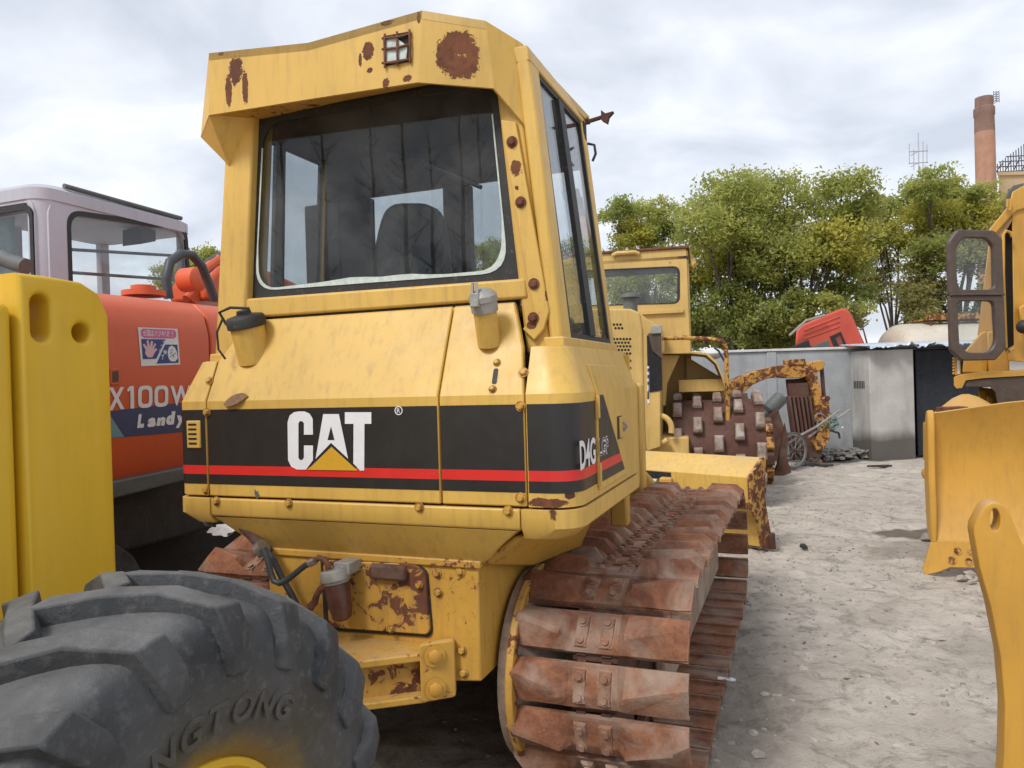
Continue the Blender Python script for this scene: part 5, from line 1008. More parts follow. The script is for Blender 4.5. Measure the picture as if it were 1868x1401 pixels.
# fender over the drum and the body beside it
fp = [(1200, 642), (1262, 641), (1290, 644), (1308, 660), (1318, 684), (1323, 702), (1326, 712)]
FVn = -0.45; fo_ = cvq(fp, FVn); fi_ = [p+Vector((-0.012, 0, -0.025)) for p in fo_]
MB().prism(fo_+fi_[::-1], (0, 1.3, 0)).build('fender', 'yelpale', cmp_, 0.003)
MB().prism(cvq([(1205, 648), (1240, 648), (1226, 680), (1217, 700), (1214, 740), (1206, 740)], FVn+0.1), (0, 0.06, 0)).build('fender_bracket', 'yelpale', cmp_, 0.004)
MB().prism(cvq([(1252, 650), (1318, 690), (1322, 700), (1252, 700)], FVn+0.7), (0, 0.06, 0)).build('fender_web', 'yelpale', cmp_, 0.004)
MB().box(CV(1238, 700, FVn+0.35).x, CV(1322, 700, FVn+0.35).x, FVn+0.3, FVn+0.42, CV(1280, 712, FVn+0.3).z-0.02, CV(1280, 692, FVn+0.3).z).build('scraper_bar', 'yelpale', cmp_, 0.008)
MB().box(CV(1245, 700, 0.4).x, CV(1330, 700, 0.4).x, 0.35, 0.5, 0.6, CV(1280, 712, 0.4).z).build('scraper_plate', 'yelpale', cmp_, 0.008)
MB().box(0.2, CV(1240, 700, 0.6).x, 0.3, 1.8, 0.5, 1.55).build('body', 'yelpale', cmp_, 0.02)
MB().tube(cvq([(1208, 617), (1250, 616), (1300, 619), (1318, 622), (1323, 630), (1325, 650), (1328, 760), (1330, 860)], FVn-0.02), 0.028, 10).build('hand_rail', 'yelold', cmp_)
MB().lathe((-1.3, 0, WD), (1, 0, 0), [(RD-0.06, 0), (RD, 0), (RD, 1.1), (0.2, 1.1)], 48).build('drum', 'drum', cmp_)
MB().lathe((-1.3, 2.9, WD), (1, 0, 0), [(RD-0.06, 0), (RD, 0), (RD, dR+1.3), (0.2, dR+1.3)], 48).build('drum', 'drum', cmp_)
MB().box(-0.9, 1.2, 2.3, 3.4, 0.6, 1.5).build('front_frame', 'yelpale', cmp_, 0.03)
# ================================================================== second bulldozer at the right edge, facing us
RF = Frame((5.3, 7.3, 0), 0)
rz = thing('bulldozer', 'orange-yellow bulldozer at the right edge with open brown-framed cab door and clean blade', 'bulldozer', RF)
def RP(px, py, d): return RF.on(px, py, 1, d-7.3)
def rpoly(pts, d, thk, nm, mat, parent=rz, bevel=0.006): return MB().prism([RP(x, y, d) for x, y in pts], Vector((0.53, 0.85, 0))*thk).build(nm, mat, parent, bevel)
b0 = RF.loc(GW.on(1708, 1040, 2, 0.0)); b0.z = 0
rb = Vector((0.93, -0.37, 0)).normalized(); rn = Vector((-0.37, -0.93, 0)).normalized()
bprof = [(0.10, 0.25), (0.015, 0.42), (-0.045, 0.62), (-0.06, 0.82), (-0.03, 1.02), (0.04, 1.19), (0.10, 1.285)]
face = [b0+rn*q+Vector((0, 0, z)) for q, z in bprof]; backp = [b0+rn*(q-0.035)+Vector((0, 0, z+0.004)) for q, z in bprof]
rings_ = []
for t, dz_ in ((0, 0), (0.5, 0.075), (1.0, 0.12), (2.0, 0.12), (3.1, 0.0)): rings_.append([p+rb*t+Vector((0, 0, dz_*max(0, (p.z-0.8)/0.48))) for p in face+backp[::-1]])
rblade = MB().loft(rings_).build('blade', 'yelnew', rz, 0.004)
MB().prism([b0+rn*q+Vector((0, 0, z)) for q, z in ((0.115, 0.25), (0.125, 0.55), (0.10, 0.78), (0.115, 1.0), (0.13, 1.24), (0.10, 1.31), (0.03, 1.30), (-0.10, 1.1), (-0.16, 0.7), (-0.10, 0.35), (0.0, 0.25))], -rb*0.05).build('blade_end_plate', 'yelnew', rblade, 0.012)
# cutting edge and bolted corner bit, with its flared tip
def bp2(t, z, q): return b0+rb*t+rn*q+Vector((0, 0, z))
bit = MB().prism([bp2(-0.04, 0.27, 0.11), bp2(0.55, 0.27, 0.11), bp2(0.55, 0.06, 0.14), bp2(0.30, 0.07, 0.14), bp2(0.08, 0.06, 0.14), bp2(0.0, 0.02, 0.145), bp2(-0.10, -0.01, 0.15), bp2(-0.115, 0.04, 0.145)], -rn*0.028).build('corner_bit', 'yelnew', rblade, 0.005)
MB().prism([bp2(0.552, 0.27, 0.11), bp2(3.1, 0.27, 0.11), bp2(3.1, 0.02, 0.14), bp2(0.552, 0.05, 0.14)], -rn*0.028).build('cutting_edge', 'yelnew', rblade, 0.005)
for px_, py_ in ((1748, 1005), (1773, 1007), (1737, 1022), (1768, 1025)):
    nb_ = (rn*0.99+Vector((0, 0, 0.14))).normalized(); c = onplane(px_, py_, bp2(0, 0.27, 0.11), nb_, 0.001, RF); MB().lathe(c, nb_, [(0.030, 0.0), (0.030, 0.006), (0.021, 0.0065), (0.019, 0.002), (0.002, 0.002)], 20).build('plow_bolt', 'yelold', bit)
c = RP(1768, 742, 6.45); MB().lathe(c-Vector((0, 0, 0.45)), (0.0, 0.1, 1), [(0.36, 0), (0.34, 0.32), (0.24, 0.42), (0.10, 0.53), (0.03, 0.56)], 28).build('blade_gusset', 'yelnew', rz)
MB().box(RP(1722, 747, 6.2).x, RP(1745, 747, 6.2).x+0.1, RP(1722, 747, 6.2).y, RP(1722, 747, 6.2).y+0.12, RP(1722, 747, 6.2).z-0.12, RP(1722, 743, 6.2).z).build('rear_rib', 'rustpatch', rz, 0.006)
rpoly([(1703, 822), (1712, 820), (1716, 905), (1709, 915), (1700, 880), (1696, 865)], 6.25, 0.2, 'trunnion', 'yelnew')
MB().lathe(RP(1697, 864, 6.3), (-1, 0, 0), [(0.045, -0.1), (0.045, 0.05), (0.03, 0.06)], 14).build('trunnion_pin', 'yelnew', rz)
MB().box(0.45, 0.95, -0.45, 1.9, 0.25, 0.62).build('track_frame', 'yelnew', rz, 0.03)
for i in range(26):
    a = -0.75+i*0.19 if i < 13 else -0.75+(i-13)*0.19; z = 0.0 if i < 13 else 0.86
    MB().prism([(0.4, a+.3, z), (1.0, a+.3, z), (1.0, a+0.47, z), (0.4, a+0.47, z)], (0, 0, 0.04)).build('track_shoe', 'rustdk', rz, 0.004)
# fender, fender lamp strip, body
FD = 7.3
rpoly([(1740, 688), (1752, 684), (1798, 679), (1900, 674), (1900, 684), (1796, 690), (1762, 694), (1755, 708), (1745, 709), (1740, 703)], FD, 1.3, 'fender', 'yelnew', bevel=0.004)
rpoly([(1765, 694), (1796, 691), (1870, 686), (1900, 690), (1900, 800), (1826, 800), (1822, 745), (1815, 715), (1806, 706), (1760, 706)], FD+0.02, 1.2, 'fender_inner', 'doorbrown', bevel=0.006)
rpoly([(1740, 652), (1751, 656), (1753, 683), (1742, 685)], FD+0.05, 0.1, 'lamp_strip', 'yelnew')
MB().prism([RP(x, y, FD+0.045) for x, y in ((1746, 657), (1750, 658), (1751, 682), (1747, 682))], (0, 0.004, 0)).build('label_strip', 'white', rz)
for k in range(6): MB().ball(RP(1739.5, 654+k*5.4, FD+0.06), 0.012, 8, 5).build('rivet', 'yelnew', rz)
rpoly([(1755, 680), (1760, 640), (1790, 606), (1800, 603), (1806, 640), (1802, 682)], 8.1, 0.5, 'engine_hood', 'yelnew', bevel=0.02)
rpoly([(1800, 604), (1840, 606), (1842, 682), (1803, 682)], 8.05, 0.6, 'tank', 'yelnew', bevel=0.02)
rpoly([(1803, 448), (1812, 446), (1816, 600), (1806, 612), (1783, 612)], 8.3, 0.12, 'rear_strut', 'yelnew', bevel=0.01)
rpoly([(1785, 711), (1798, 713), (1800, 745), (1786, 742)], 7.6, 0.1, 'valve_bank', 'yelrust', bevel=0.01)
rpoly([(1800, 722), (1812, 724), (1814, 750), (1800, 750)], 7.55, 0.12, 'cylinder_end', 'yelrust', bevel=0.015)
rpoly([(1785, 707), (1812, 709), (1822, 735), (1825, 760), (1785, 745)], 7.75, 0.05, 'side_plate', 'yelnew', bevel=0.005)
# cab
rpoly([(1868, 338), (1846, 350), (1842, 372), (1799, 425), (1801, 432), (1812, 432), (1846, 392), (1856, 384), (1900, 372), (1900, 330)], 7.55, 0.7, 'roof_edge', 'yelnew', bevel=0.012)
rpoly([(1846, 388), (1868, 378), (1872, 640), (1866, 660), (1838, 658), (1836, 640), (1850, 630)], 7.58, 0.10, 'cab_post', 'yelnew', bevel=0.008)
rpoly([(1830, 430), (1848, 400), (1851, 540), (1834, 545)], 7.72, 0.03, 'dark_door_opening', 'black', bevel=0)
rpoly([(1834, 545), (1851, 540), (1851, 625), (1838, 650), (1834, 640)], 7.71, 0.03, 'cab_lower_wall', 'black', bevel=0)
rpoly([(1848, 450), (1851, 450), (1853, 560), (1849, 560)], 7.69, 0.01, 'cab_glass_edge', 'seal', bevel=0)
rpoly([(1838, 636), (1852, 628), (1854, 645), (1842, 648)], 7.6, 0.02, 'step_plate', 'alu', bevel=0)
cbx = MB().prism([(0.42, 0.30, 1.66), (1.75, -0.25, 1.66), (2.25, 0.95, 1.66), (0.95, 1.5, 1.66)], (0, 0, 1.42)).build('cab_shell', 'yelnew', rz, 0.03)
e_x = Vector((1.33, -0.55, 0)).normalized(); n_x = Vector((-0.55, -1.33, 0)).normalized()
for t0, t1 in ((0.18, 0.62), (0.78, 1.28)):
    c_ = Vector((0.42, 0.30, 0))+n_x*0.004; MB().prism(rounded([c_+e_x*t0+Vector((0, 0, 2.1)), c_+e_x*t1+Vector((0, 0, 2.1)), c_+e_x*t1+Vector((0, 0, 2.9)), c_+e_x*t0+Vector((0, 0, 2.9))], 0.06, 4), n_x*0.006).build('cab_window', 'liner', cbx)
MB().tube([RP(x, y, 7.5) for x, y in ((1847, 432), (1843, 424), (1835, 421), (1830, 428), (1830, 500), (1835, 634), (1841, 641), (1850, 636))], 0.016, 8).build('grab_rail', 'yelnew', rz)
MB().tube([RP(x, y, 7.5) for x, y in ((1837, 378), (1838, 364), (1843, 362), (1842, 384))], 0.012, 8).build('roof_handle', 'yelnew', rz)
rpoly([(1832, 370), (1838, 350), (1848, 338), (1868, 333), (1868, 345), (1846, 352), (1838, 385), (1834, 385)], 7.9, 0.3, 'roof_cap', 'greybeam', bevel=0.02)
rpoly([(1858, 560), (1880, 548), (1880, 590), (1862, 592)], 7.45, 0.2, 'lever_boss', 'yelnew', bevel=0.02)
MB().ball(RP(1868, 596, 7.4), 0.07).build('black_knob', 'black', rz)
# open door: two glazed rings of brown rubber
DD = 7.2
ou = [(1731, 440), (1748, 418), (1814, 420), (1829, 435), (1832, 538), (1733, 538)]; iu = [(1744, 452), (1758, 433), (1800, 434), (1813, 448), (1815, 528), (1748, 528)]
ol = [(1733, 539), (1832, 539), (1836, 636), (1817, 657), (1756, 658), (1736, 640)]; il = [(1747, 549), (1814, 549), (1818, 624), (1806, 643), (1765, 643), (1751, 630)]
for o_, i_ in ((ou, iu), (ol, il)):
    A = rounded([RP(x, y, DD) for x, y in o_], 0.02, 4); B = rounded([RP(x, y, DD) for x, y in i_], 0.06, 4)
    dr = ring(MB(), A, B, (0, 0.06, 0)).build('door_frame', 'doorbrown', rz, 0.012)
    MB().prism([p+Vector((0, 0.03, 0)) for p in B], (0, 0.004, 0)).build('door_pane', 'glass2', dr)
MB().tube([RP(1733, 538, DD-0.005), RP(1780, 537, DD-0.012), RP(1832, 537, DD-0.005)], 0.012, 8).build('door_trim', 'doorbrown', rz)
# ================================================================== painted steel lug in the near right corner
PF = Frame((GW.on(1850, 1200, 1, 2.3).x, 2.3, 0), 0)
def PP(px, py): return PF.on(px, py, 1, 0.0)
pp = [(1812, 919), (1824, 918), (1834, 923), (1842, 934), (1868, 1006), (1900, 1120), (1940, 1300), (1960, 1640), (1815, 1640), (1830, 1480), (1835, 1380), (1836, 1290), (1829, 1200), (1813, 1110), (1795, 1040), (1785, 975), (1786, 962), (1801, 928)]
hole = [(PP(1819+8.5*math.cos(q_), 950+21*math.sin(q_)).x, PP(1819+8.5*math.cos(q_), 950+21*math.sin(q_)).z) for q_ in np.linspace(0, 2*math.pi, 25)[:-1]]
me = plate_with_holes([(PP(*p).x, PP(*p).z) for p in pp], [hole], 0.04, 0.07, axis=1, bev=0.004)
me.materials.append(M['yelnew']); lug = thing('ripper_arm', 'thick yellow steel arm with a pin hole near its tip, in the near right corner', 'steel arm', PF)
lo_ = bpy.data.objects.new('arm_plate', me); COL.objects.link(lo_); lo_.parent = lug; lo_.rotation_euler = (0, 0, math.radians(-18))
MB().box(-0.05, 0.5, 0.0, 0.3, 0.0, 0.18).build('arm_carrier', 'yelnew', lug, 0.03)
# ================================================================== background: wall, shed
WY = 14.35
def G(px, py, d): return GW.on(px, py, 1, d)
wz0 = 2.10
bwall = thing('boundary_wall', 'long grey concrete boundary wall with pale coping behind the machines', 'wall', Frame((2, WY, 0), 0))
for i in range(9):
    x0 = -14+i*3.4; MB().box(x0+0.006, x0+3.394, 0, 0.2, -0.1, wz0-0.05).build('wall_panel', 'wall', bwall, 0.01)
    MB().box(x0+3.31, x0+3.49, -0.025, -0.002, -0.1, wz0-0.06).build('wall_post', 'wall', bwall, 0.008)
    MB().box(x0, x0+3.396, -0.04, 0.24, wz0-0.048, wz0).build('coping_stone', 'cap', bwall, 0.008)
s0 = G(1590, 838, 13.6).x; s1 = G(1671, 838, 13.6).x
shed = thing('shed', 'low plastered shed with a black doorway and ragged tin roof against the wall', 'shed', Frame((s0, 13.6, 0), 0))
sh = 2.0; sw = s1-s0
MB().box(0, sw, 0, 0.16, -0.05, sh).build('front_wall', 'plaster', shed, 0.01)
MB().box(0.002, 0.17, 0.162, 0.745, -0.05, sh).build('side_wall', 'plaster', shed, 0.01)
MB().box(sw+1.35, sw+2.6, 0, 0.16, -0.05, sh).build('front_wall', 'plaster', shed, 0.01)
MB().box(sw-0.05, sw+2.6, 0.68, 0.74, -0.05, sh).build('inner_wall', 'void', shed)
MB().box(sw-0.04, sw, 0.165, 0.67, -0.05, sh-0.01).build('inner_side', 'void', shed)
cur = MB(); n = 26; rr = []
for z in (0.03, 1.0, 1.97): rr.append([(sw+0.15+i*0.05, 0.20+0.008*math.sin(i*1.3)+0.006*math.sin(i*3.1+z), z) for i in range(n)])
cur.loft(rr, caps=False, close=False); cur.build('door_curtain', 'blackcloth', shed)
for i in range(7): p = G(1564+i*4.2, 707, 13.9); MB().box(-0.006, 0.003, 0.20+i*0.065, 0.225+i*0.065, 1.30, 1.44).build('vent_slit', 'void', shed)
# corrugated tin sheets, ragged front edge
for k in range(4):
    mb = MB(); n = 30; w_ = 0.92; x0 = -0.12+k*0.86; tl = random.uniform(-0.02, 0.03); rows = []
    for j in range(6):
        y = -0.28+j*0.24; rows.append([(x0+w_*i/n, y+(0.22*noise.noise(Vector((x0+i*0.31, k, 3))) if j == 0 else 0), sh+0.07+0.014*math.sin(i*2.1)+0.07*(j/5)+tl*(i/n)+k*0.006+(0.10*noise.noise(Vector((x0*2+i*0.23, k, 1)))-0.02 if j == 0 else 0)) for i in range(n+1)])
    mb.loft(rows, caps=False, close=False); o = mb.build('tin_sheet', 'tin', shed); sm = o.modifiers.new('s', 'SOLIDIFY'); sm.thickness = 0.004
# ================================================================== scrap by the wall
# rust-eaten backhoe arm with a ribbed bucket, leaning against the wall
AY = 12.9; AF = Frame((G(1470, 820, AY).x, AY, 0), 0)
arm = thing('backhoe_arm', 'rusty yellow curved arm with ribbed bucket leaning before the grey wall', 'excavator arm', AF)
AP = lambda x, y, d=0.0: AF.on(x, y, 1, d)
outer = [(1329, 700), (1345, 690), (1380, 676), (1420, 667), (1442, 665), (1470, 664), (1490, 658), (1500, 657), (1506, 663), (1503, 672), (1490, 680), (1462, 690), (1436, 690), (1420, 688), (1398, 691), (1375, 701), (1350, 722), (1338, 742), (1330, 735)]
MB().prism([AP(*p) for p in outer], (0, 0.28, 0)).build('boom', 'yelscrap', arm, 0.015)
MB().prism([AP(*p, -0.02) for p in ((1441, 656), (1469, 654), (1471, 666), (1441, 667))], (0, 0.34, 0)).build('pin_block', 'yelscrap', arm, 0.01)
MB().lathe(AP(1483, 687, -0.06), (0, 1, 0), [(0.09, 0), (0.09, 0.4)], 20).build('pivot_boss', 'yelscrap', arm, 0.01)
MB().lathe(AP(1483, 687, -0.08), (0, 1, 0), [(0.04, 0), (0.04, 0.44)], 14).build('pivot_pin', 'rustdk', arm, 0.004)
MB().prism([AP(*p, -0.05) for p in ((1476, 690), (1491, 684), (1500, 720), (1504, 752), (1496, 775), (1488, 770), (1488, 740))], (0, 0.12, 0)).build('link_plate', 'yelscrap', arm, 0.01)
MB().tube([AP(1499, 670, 0.1), AP(1501, 700, 0.1), AP(1503, 722, 0.1)], 0.035, 10).build('link_rod', 'rustdk', arm)
rbk = MB().prism([AP(*p, 0.16) for p in ((1436, 692), (1476, 690), (1490, 780), (1448, 790))], (0, 0.10, 0)).build('bucket_back', 'rustdk', arm, 0.01)
MB().prism([AP(*p, 0.05) for p in ((1438, 700), (1474, 698), (1478, 724), (1441, 727))], (0, 0.12, 0)).build('bucket_cross_plate', 'drum', arm, 0.01)
for i in range(6):
    a, b = 1439+i*7.4, 1449+i*7.4
    MB().prism([AP(*p, 0.0) for p in ((a, 724), (a+3.6, 723), (b+4, 792), (b, 794))], (0, 0.17, 0)).build('bucket_rib', 'drum', arm, 0.006)
MB().prism([AP(*p, -0.08) for p in ((1496, 728), (1512, 722), (1515, 760), (1514, 800), (1505, 818), (1490, 822), (1482, 805), (1494, 790), (1497, 760))], (0, 0.45, 0)).build('bucket_side', 'yelscrap', arm, 0.012)
MB().prism([AP(*p, -0.02) for p in ((1448, 792), (1490, 785), (1497, 815), (1500, 833), (1455, 838))], (0, 0.35, 0)).build('bucket_floor', 'drum', arm, 0.01)
MB().lathe(AP(1510, 727, -0.1), (0, 1, 0), [(0.045, 0), (0.045, 0.48)], 14).build('bucket_pin', 'rustdk', arm)
MB().prism([AP(*p, 0.0) for p in ((1329, 700), (1338, 742), (1345, 838), (1332, 838))], (0, 0.25, 0)).build('stand_leg', 'yelscrap', arm, 0.01)
# hydraulic breaker leaning there
c0 = G(1398, 752, 12.3); c1 = G(1428, 722, 12.3)
brk = MB().tube([c0+(c0-c1)*1.6, c0, c0.lerp(c1, 0.15), c0.lerp(c1, 0.9), c1], [0.05, 0.07, 0.12, 0.12, 0.07], 16).build('hydraulic_breaker', 'greybeam', None, 0.004)
tag(brk, 'grey hydraulic breaker poking up behind the brown drum', 'breaker')
sb = MB().prism([G(x, y, 12.1) for x, y in ((1402, 760), (1420, 745), (1428, 770), (1434, 790), (1424, 838), (1400, 845))], (0, 0.25, 0)).build('scrap_bracket', 'rustdk', None, 0.02); tag(sb, 'dark torn steel bracket between the drum and the handcart', 'scrap metal')
# pad wheel segment with yellow pads, in front of the scrap
PW_ = Frame((G(1405, 880, 10.9).x, 10.9, 0), 14); pw = thing('pad_wheel', 'narrow rusty pad wheel with yellow and brown pads at the right end of the drum', 'pad wheel', PW_)
pc = Vector((-0.06, 0.35, 0.48))
MB().lathe(pc, (1, 0, 0), [(0.10, 0), (0.43, 0.0), (0.43, 0.10), (0.10, 0.10)], 40).build('wheel_disc', 'rustdk', pw, 0.006)
for k in range(12):
    q_ = 2*math.pi*k/12+0.2; e1 = Vector((0, math.cos(q_), math.sin(q_))); e2 = Vector((0, -math.sin(q_), math.cos(q_))); base = pc+e1*0.42+Vector((0.05, 0, 0))
    MB().loft([[base+e1*h+Vector((a*s1, 0, 0))+e2*b*s1 for a, b in ((-.07, -.085), (.07, -.085), (.07, .085), (-.07, .085))] for h, s1 in ((0, 1.1), (0.06, 1.0), (0.075, 0.8))]).build('pad', 'yelscrap' if k % 3 else 'drum', pw, 0.008)
MB().prism([PW_.on(x, y, 1, 0.1) for x, y in ((1418, 848), (1428, 800), (1432, 772), (1438, 800), (1436, 838), (1444, 862), (1430, 868), (1410, 868))], (0.0, 0.12, 0)).build('scraper_blade', 'rustdk', pw, 0.006)
# handcart on two spoked wheels
HC = Frame((G(1455, 850, 12.55).x, 12.55, 0), 0); cart = thing('handcart', 'handcart on two spoked bicycle wheels with green rope round its handles', 'handcart', HC)
def spoked(cx, cy, r, yaw):
    a = math.radians(yaw); d = Vector((math.cos(a), math.sin(a), 0)); c = Vector((cx, cy, r+0.02)); ax = d.cross(Vector((0, 0, 1)))
    ty_ = MB().tube([c+d*r*math.cos(q_)+Vector((0, 0, r*math.sin(q_))) for q_ in np.linspace(0, 2*math.pi, 41)], 0.017, 8).build('tyre', 'greybeam', cart)
    MB().tube([c+d*(r-0.03)*math.cos(q_)+Vector((0, 0, (r-0.03)*math.sin(q_))) for q_ in np.linspace(0, 2*math.pi, 41)], 0.011, 6).build('wheel_rim', 'bicycle', ty_)
    MB().tube([c-ax*0.05, c+ax*0.05], 0.028, 10).build('hub', 'rustdk', ty_)
    for k in range(14):
        q_ = 2*math.pi*k/14; MB().tube([c+ax*(0.03 if k % 2 else -0.03), c+d*(r-0.03)*math.cos(q_)+Vector((0, 0, (r-0.03)*math.sin(q_)))], 0.004, 5).build('spoke', 'bicycle', ty_)
    return c
h0 = HC.on(1448, 820, 1, 0.0); h1 = HC.on(1478, 812, 1, 0.45)
w1 = spoked(h0.x, 0.0, 0.30, 28); w2 = spoked(h1.x, 0.45, 0.29, 28)
MB().tube([w1, w2], 0.02, 8).build('axle', 'rustdk', cart)
HP = lambda x, y, d: HC.on(x, y, 1, d)
MB().tube([HP(1428, 815, 0.05), HP(1462, 793, 0.1), HP(1490, 778, 0.15), HP(1532, 748, 0.2)], 0.02, 8).build('handle_shaft', 'bicycle', cart)
MB().tube([HP(1452, 812, 0.4), HP(1478, 795, 0.4), HP(1510, 775, 0.42), HP(1551, 747, 0.45)], 0.02, 8).build('handle_shaft', 'bicycle', cart)
MB().tube([HP(1475, 797, 0.1), HP(1496, 783, 0.45)], 0.02, 8).build('cross_bar', 'bicycle', cart)
for k in range(9):
    c = HP(1507+random.uniform(-12, 14), 772+random.uniform(-8, 8), 0.3); e1 = Vector((random.uniform(-1, 1), random.uniform(-.5, .5), random.uniform(-1, 1))).normalized(); e2 = e1.cross(Vector((0.3, 1, 0.2))).normalized()
    MB().tube([c+e1*0.12*math.cos(q_)+e2*0.09*math.sin(q_)+e1.cross(e2)*0.02*math.sin(3*q_) for q_ in np.linspace(0, 2*math.pi, 22)], 0.012, 6).build('rope_loop', 'greenrope' if k % 3 else 'bicycle', cart)
MB().ball(HP(1537, 780, 0.25), 0.018).build('bell', 'white', cart)
MB().tube([HP(1515, 785, 0.2), HP(1530, 790, 0.25), HP(1532, 800, 0.25)], 0.02, 6).build('loose_strap', 'dark', cart)
# ================================================================== beyond the wall: truck cab, tanker
tk0 = G(1512, 632, 18.5); TKF = Frame((tk0.x, 18.5, 0), 0)
truck = thing('truck', 'red truck cab tilted forward behind the wall', 'truck', TKF)
def TP2(x, y, d=0): return TKF.on(x, y, 1, d)
cabp = [TP2(*p) for p in ((1452, 602), (1462, 592), (1535, 562), (1545, 563), (1552, 572), (1578, 628), (1600, 690), (1475, 720), (1450, 640))]
MB().prism(cabp, (0.98, 2.0, 0)).build('tilted_cab', 'truckred', truck, 0.06, seg=3)
MB().prism([TP2(*p, -0.01) for p in ((1516, 613), (1534, 606), (1545, 630), (1552, 650), (1530, 650))], (0, 0.02, 0)).build('side_window', 'glass', truck)
ring(MB(), [TP2(*p, -0.02) for p in ((1514, 614), (1534, 605), (1554, 652), (1530, 654))], [TP2(*p, -0.02) for p in ((1524, 616), (1533, 611), (1548, 650), (1538, 650))], (0, 0.02, 0)).build('window_frame', 'black', truck)
MB().prism([TP2(*p, -0.12) for p in ((1446, 633), (1476, 620), (1480, 640), (1446, 650))], (0, 0.3, 0)).build('windscreen_visor', 'black', truck, 0.01)
MB().prism([TP2(*p, -0.10) for p in ((1482, 632), (1512, 620), (1516, 640), (1484, 650))], (0, 0.1, 0)).build('mirror', 'greybeam', truck, 0.01)
for k in range(3): MB().tube([TP2(1466, 603+k*8, -0.005), TP2(1532, 577+k*9, -0.005)], 0.018, 6).build('pressed_rib', 'truckred', truck)
MB().tube([TP2(1440, 612, -0.2), TP2(1470, 585, -0.2), TP2(1505, 575, -0.2)], 0.03, 6).build('air_horn_pipe', 'alu', truck)
MB().box(-1.2, 2.4, 0.3, 1.9, 0.5, 1.1).lathe((0.2, 0.1, 0.5), (0, 1, 0), [(0.5, 0), (0.5, 0.3)], 24).build('truck_chassis', 'dark', truck)
tn0 = G(1620, 610, 20); TNF = Frame((tn0.x, 20, 0), 0); tank = thing('tanker', 'cream tank of a tanker lying long behind the wall beside the red cab', 'tanker', TNF)
tr = 1.05; tz = G(1680, 588, 20-tr*0.5).z-tr
MB().lathe((0, 0, tz), (1, 0, 0), [(0.1, -0.12), (0.6, -0.08), (0.9, 0.05), (tr-0.03, 0.2), (tr, 0.35), (tr, 6.0), (0.2, 6.3)], 48).build('tank_shell', 'cream', tank)
MB().box(0.8, 5.0, -0.45, 0.45, tz+tr+0.06, tz+tr+0.10).box(0.8, 5.0, -0.45, -0.42, tz+tr+0.10, tz+tr+0.2).build('catwalk', 'yelscrap', tank)
for k in range(6): MB().box(0.9+k*0.7, 0.94+k*0.7, -0.44, -0.40, tz+tr-0.15, tz+tr+0.06).build('catwalk_strut', 'rustdk', tank)
MB().box(0.3, 5.8, -0.5, 0.5, 0.5, tz-tr+0.2).build('tank_frame', 'dark', tank)
tarp = MB().ball(G(1300, 645, 13.6), (0.20, 0.2, 0.11), 12, 8).build('white_bundle', 'cap', None); tag(tarp, 'white plastic bundle peeking over the compactor fender before the wall', 'bundle')
MB_ = MB().tube([G(1303, 634, 13.3), G(1311, 640, 13.3), G(1322, 660, 13.3)], 0.02, 6).build('bundle_tie', 'blue', tarp)
# ================================================================== far chimney, aerial, building
CH = Frame((G(1803, 500, 62).x, 62, 0), 0); chim = thing('chimney', 'tall round brick chimney with smoke-dark top at the upper right', 'chimney', CH)
zt = G(1801, 178, 62).z; r1 = 15.5*62/1360; r2 = 16.5*62/1360
MB().lathe((0, 0, 0), (0, 0, 1), [(r2*1.05, 0), (r1*1.05, zt-2.9)], 40).build('shaft', 'chim', chim)
MB().lathe((0, 0, 0), (0, 0, 1), [(r1*1.05, zt-2.9), (r1*1.02, zt-1.6), (r1*1.10, zt-1.5), (r1*1.10, zt-0.9), (r1*0.95, zt-0.8), (r1*0.92, zt), (r1*0.7, zt), (r1*0.7, zt-1)], 40).build('smoke_stained_crown', 'chimdk', chim)
for k in range(5):
    z = zt-0.5+k*0.18; MB().tube([(r1*0.7, -0.5, z), (r1*1.35, -0.5, z+0.06), (r1*1.35, 0.3, z+0.06)], 0.022, 5).build('top_rail', 'scaff', chim)
for q in (0.7, 1.0, 1.35): MB().tube([(r1*q, -0.5, zt-0.6), (r1*q, -0.5, zt+0.35)], 0.022, 5).build('top_rail_post', 'scaff', chim)
AN = Frame((G(1675, 400, 55).x, 55, 0), 0); ant = thing('aerial_mast', 'thin aerial mast with crossed arms above the right-hand trees', 'antenna', AN)
NP = lambda x, y: AN.on(x, y, 1, 0)
MB().tube([(0, 0, 0), NP(1675, 242)], [0.09, 0.035], 6).build('mast', 'antenna', ant)
for y in (276, 297): MB().tube([NP(1658, y+1), NP(1693, y-1)], 0.04, 5).tube([NP(1675, y), NP(1675, y)+Vector((0, 1.0, 0))], 0.03, 5).build('cross_arm', 'antenna', ant)
for x, a, b in ((1659, 262, 300), (1667, 272, 310), (1684, 258, 308), (1691, 264, 298)): MB().tube([NP(x, a), NP(x, b)], 0.032, 5).build('dipole', 'antenna', ant)
BF = Frame((G(1845, 330, 66).x, 66, 0), 0); bld = thing('building', 'tan block with scaffold framework on its roof at the far right', 'building', BF)
BP = lambda x, y, d=0: BF.on(x, y, 1, d)
zr = BP(1850, 320).z; xl = BP(1822, 320).x
bw = MB().prism([(xl, 0, 0), (xl+14, 0, 0), (xl+14, 0, zr), (xl, 0, zr)], (5.5, 8, 0)).build('wall', 'tan', bld)
MB().prism([(xl-0.2, -0.2, zr+0.002), (xl+14.2, -0.2, zr+0.002), (xl+14.2, -0.2, zr+0.3), (xl-0.2, -0.2, zr+0.3)], (5.5, 8, 0)).build('roof_edge', 'tan', bld)
for i in range(7): MB().box(xl+0.8+i*1.9, xl+2.0+i*1.9, -0.04, -0.004, zr-3.0, zr-1.2).build('window', 'liner', bw)
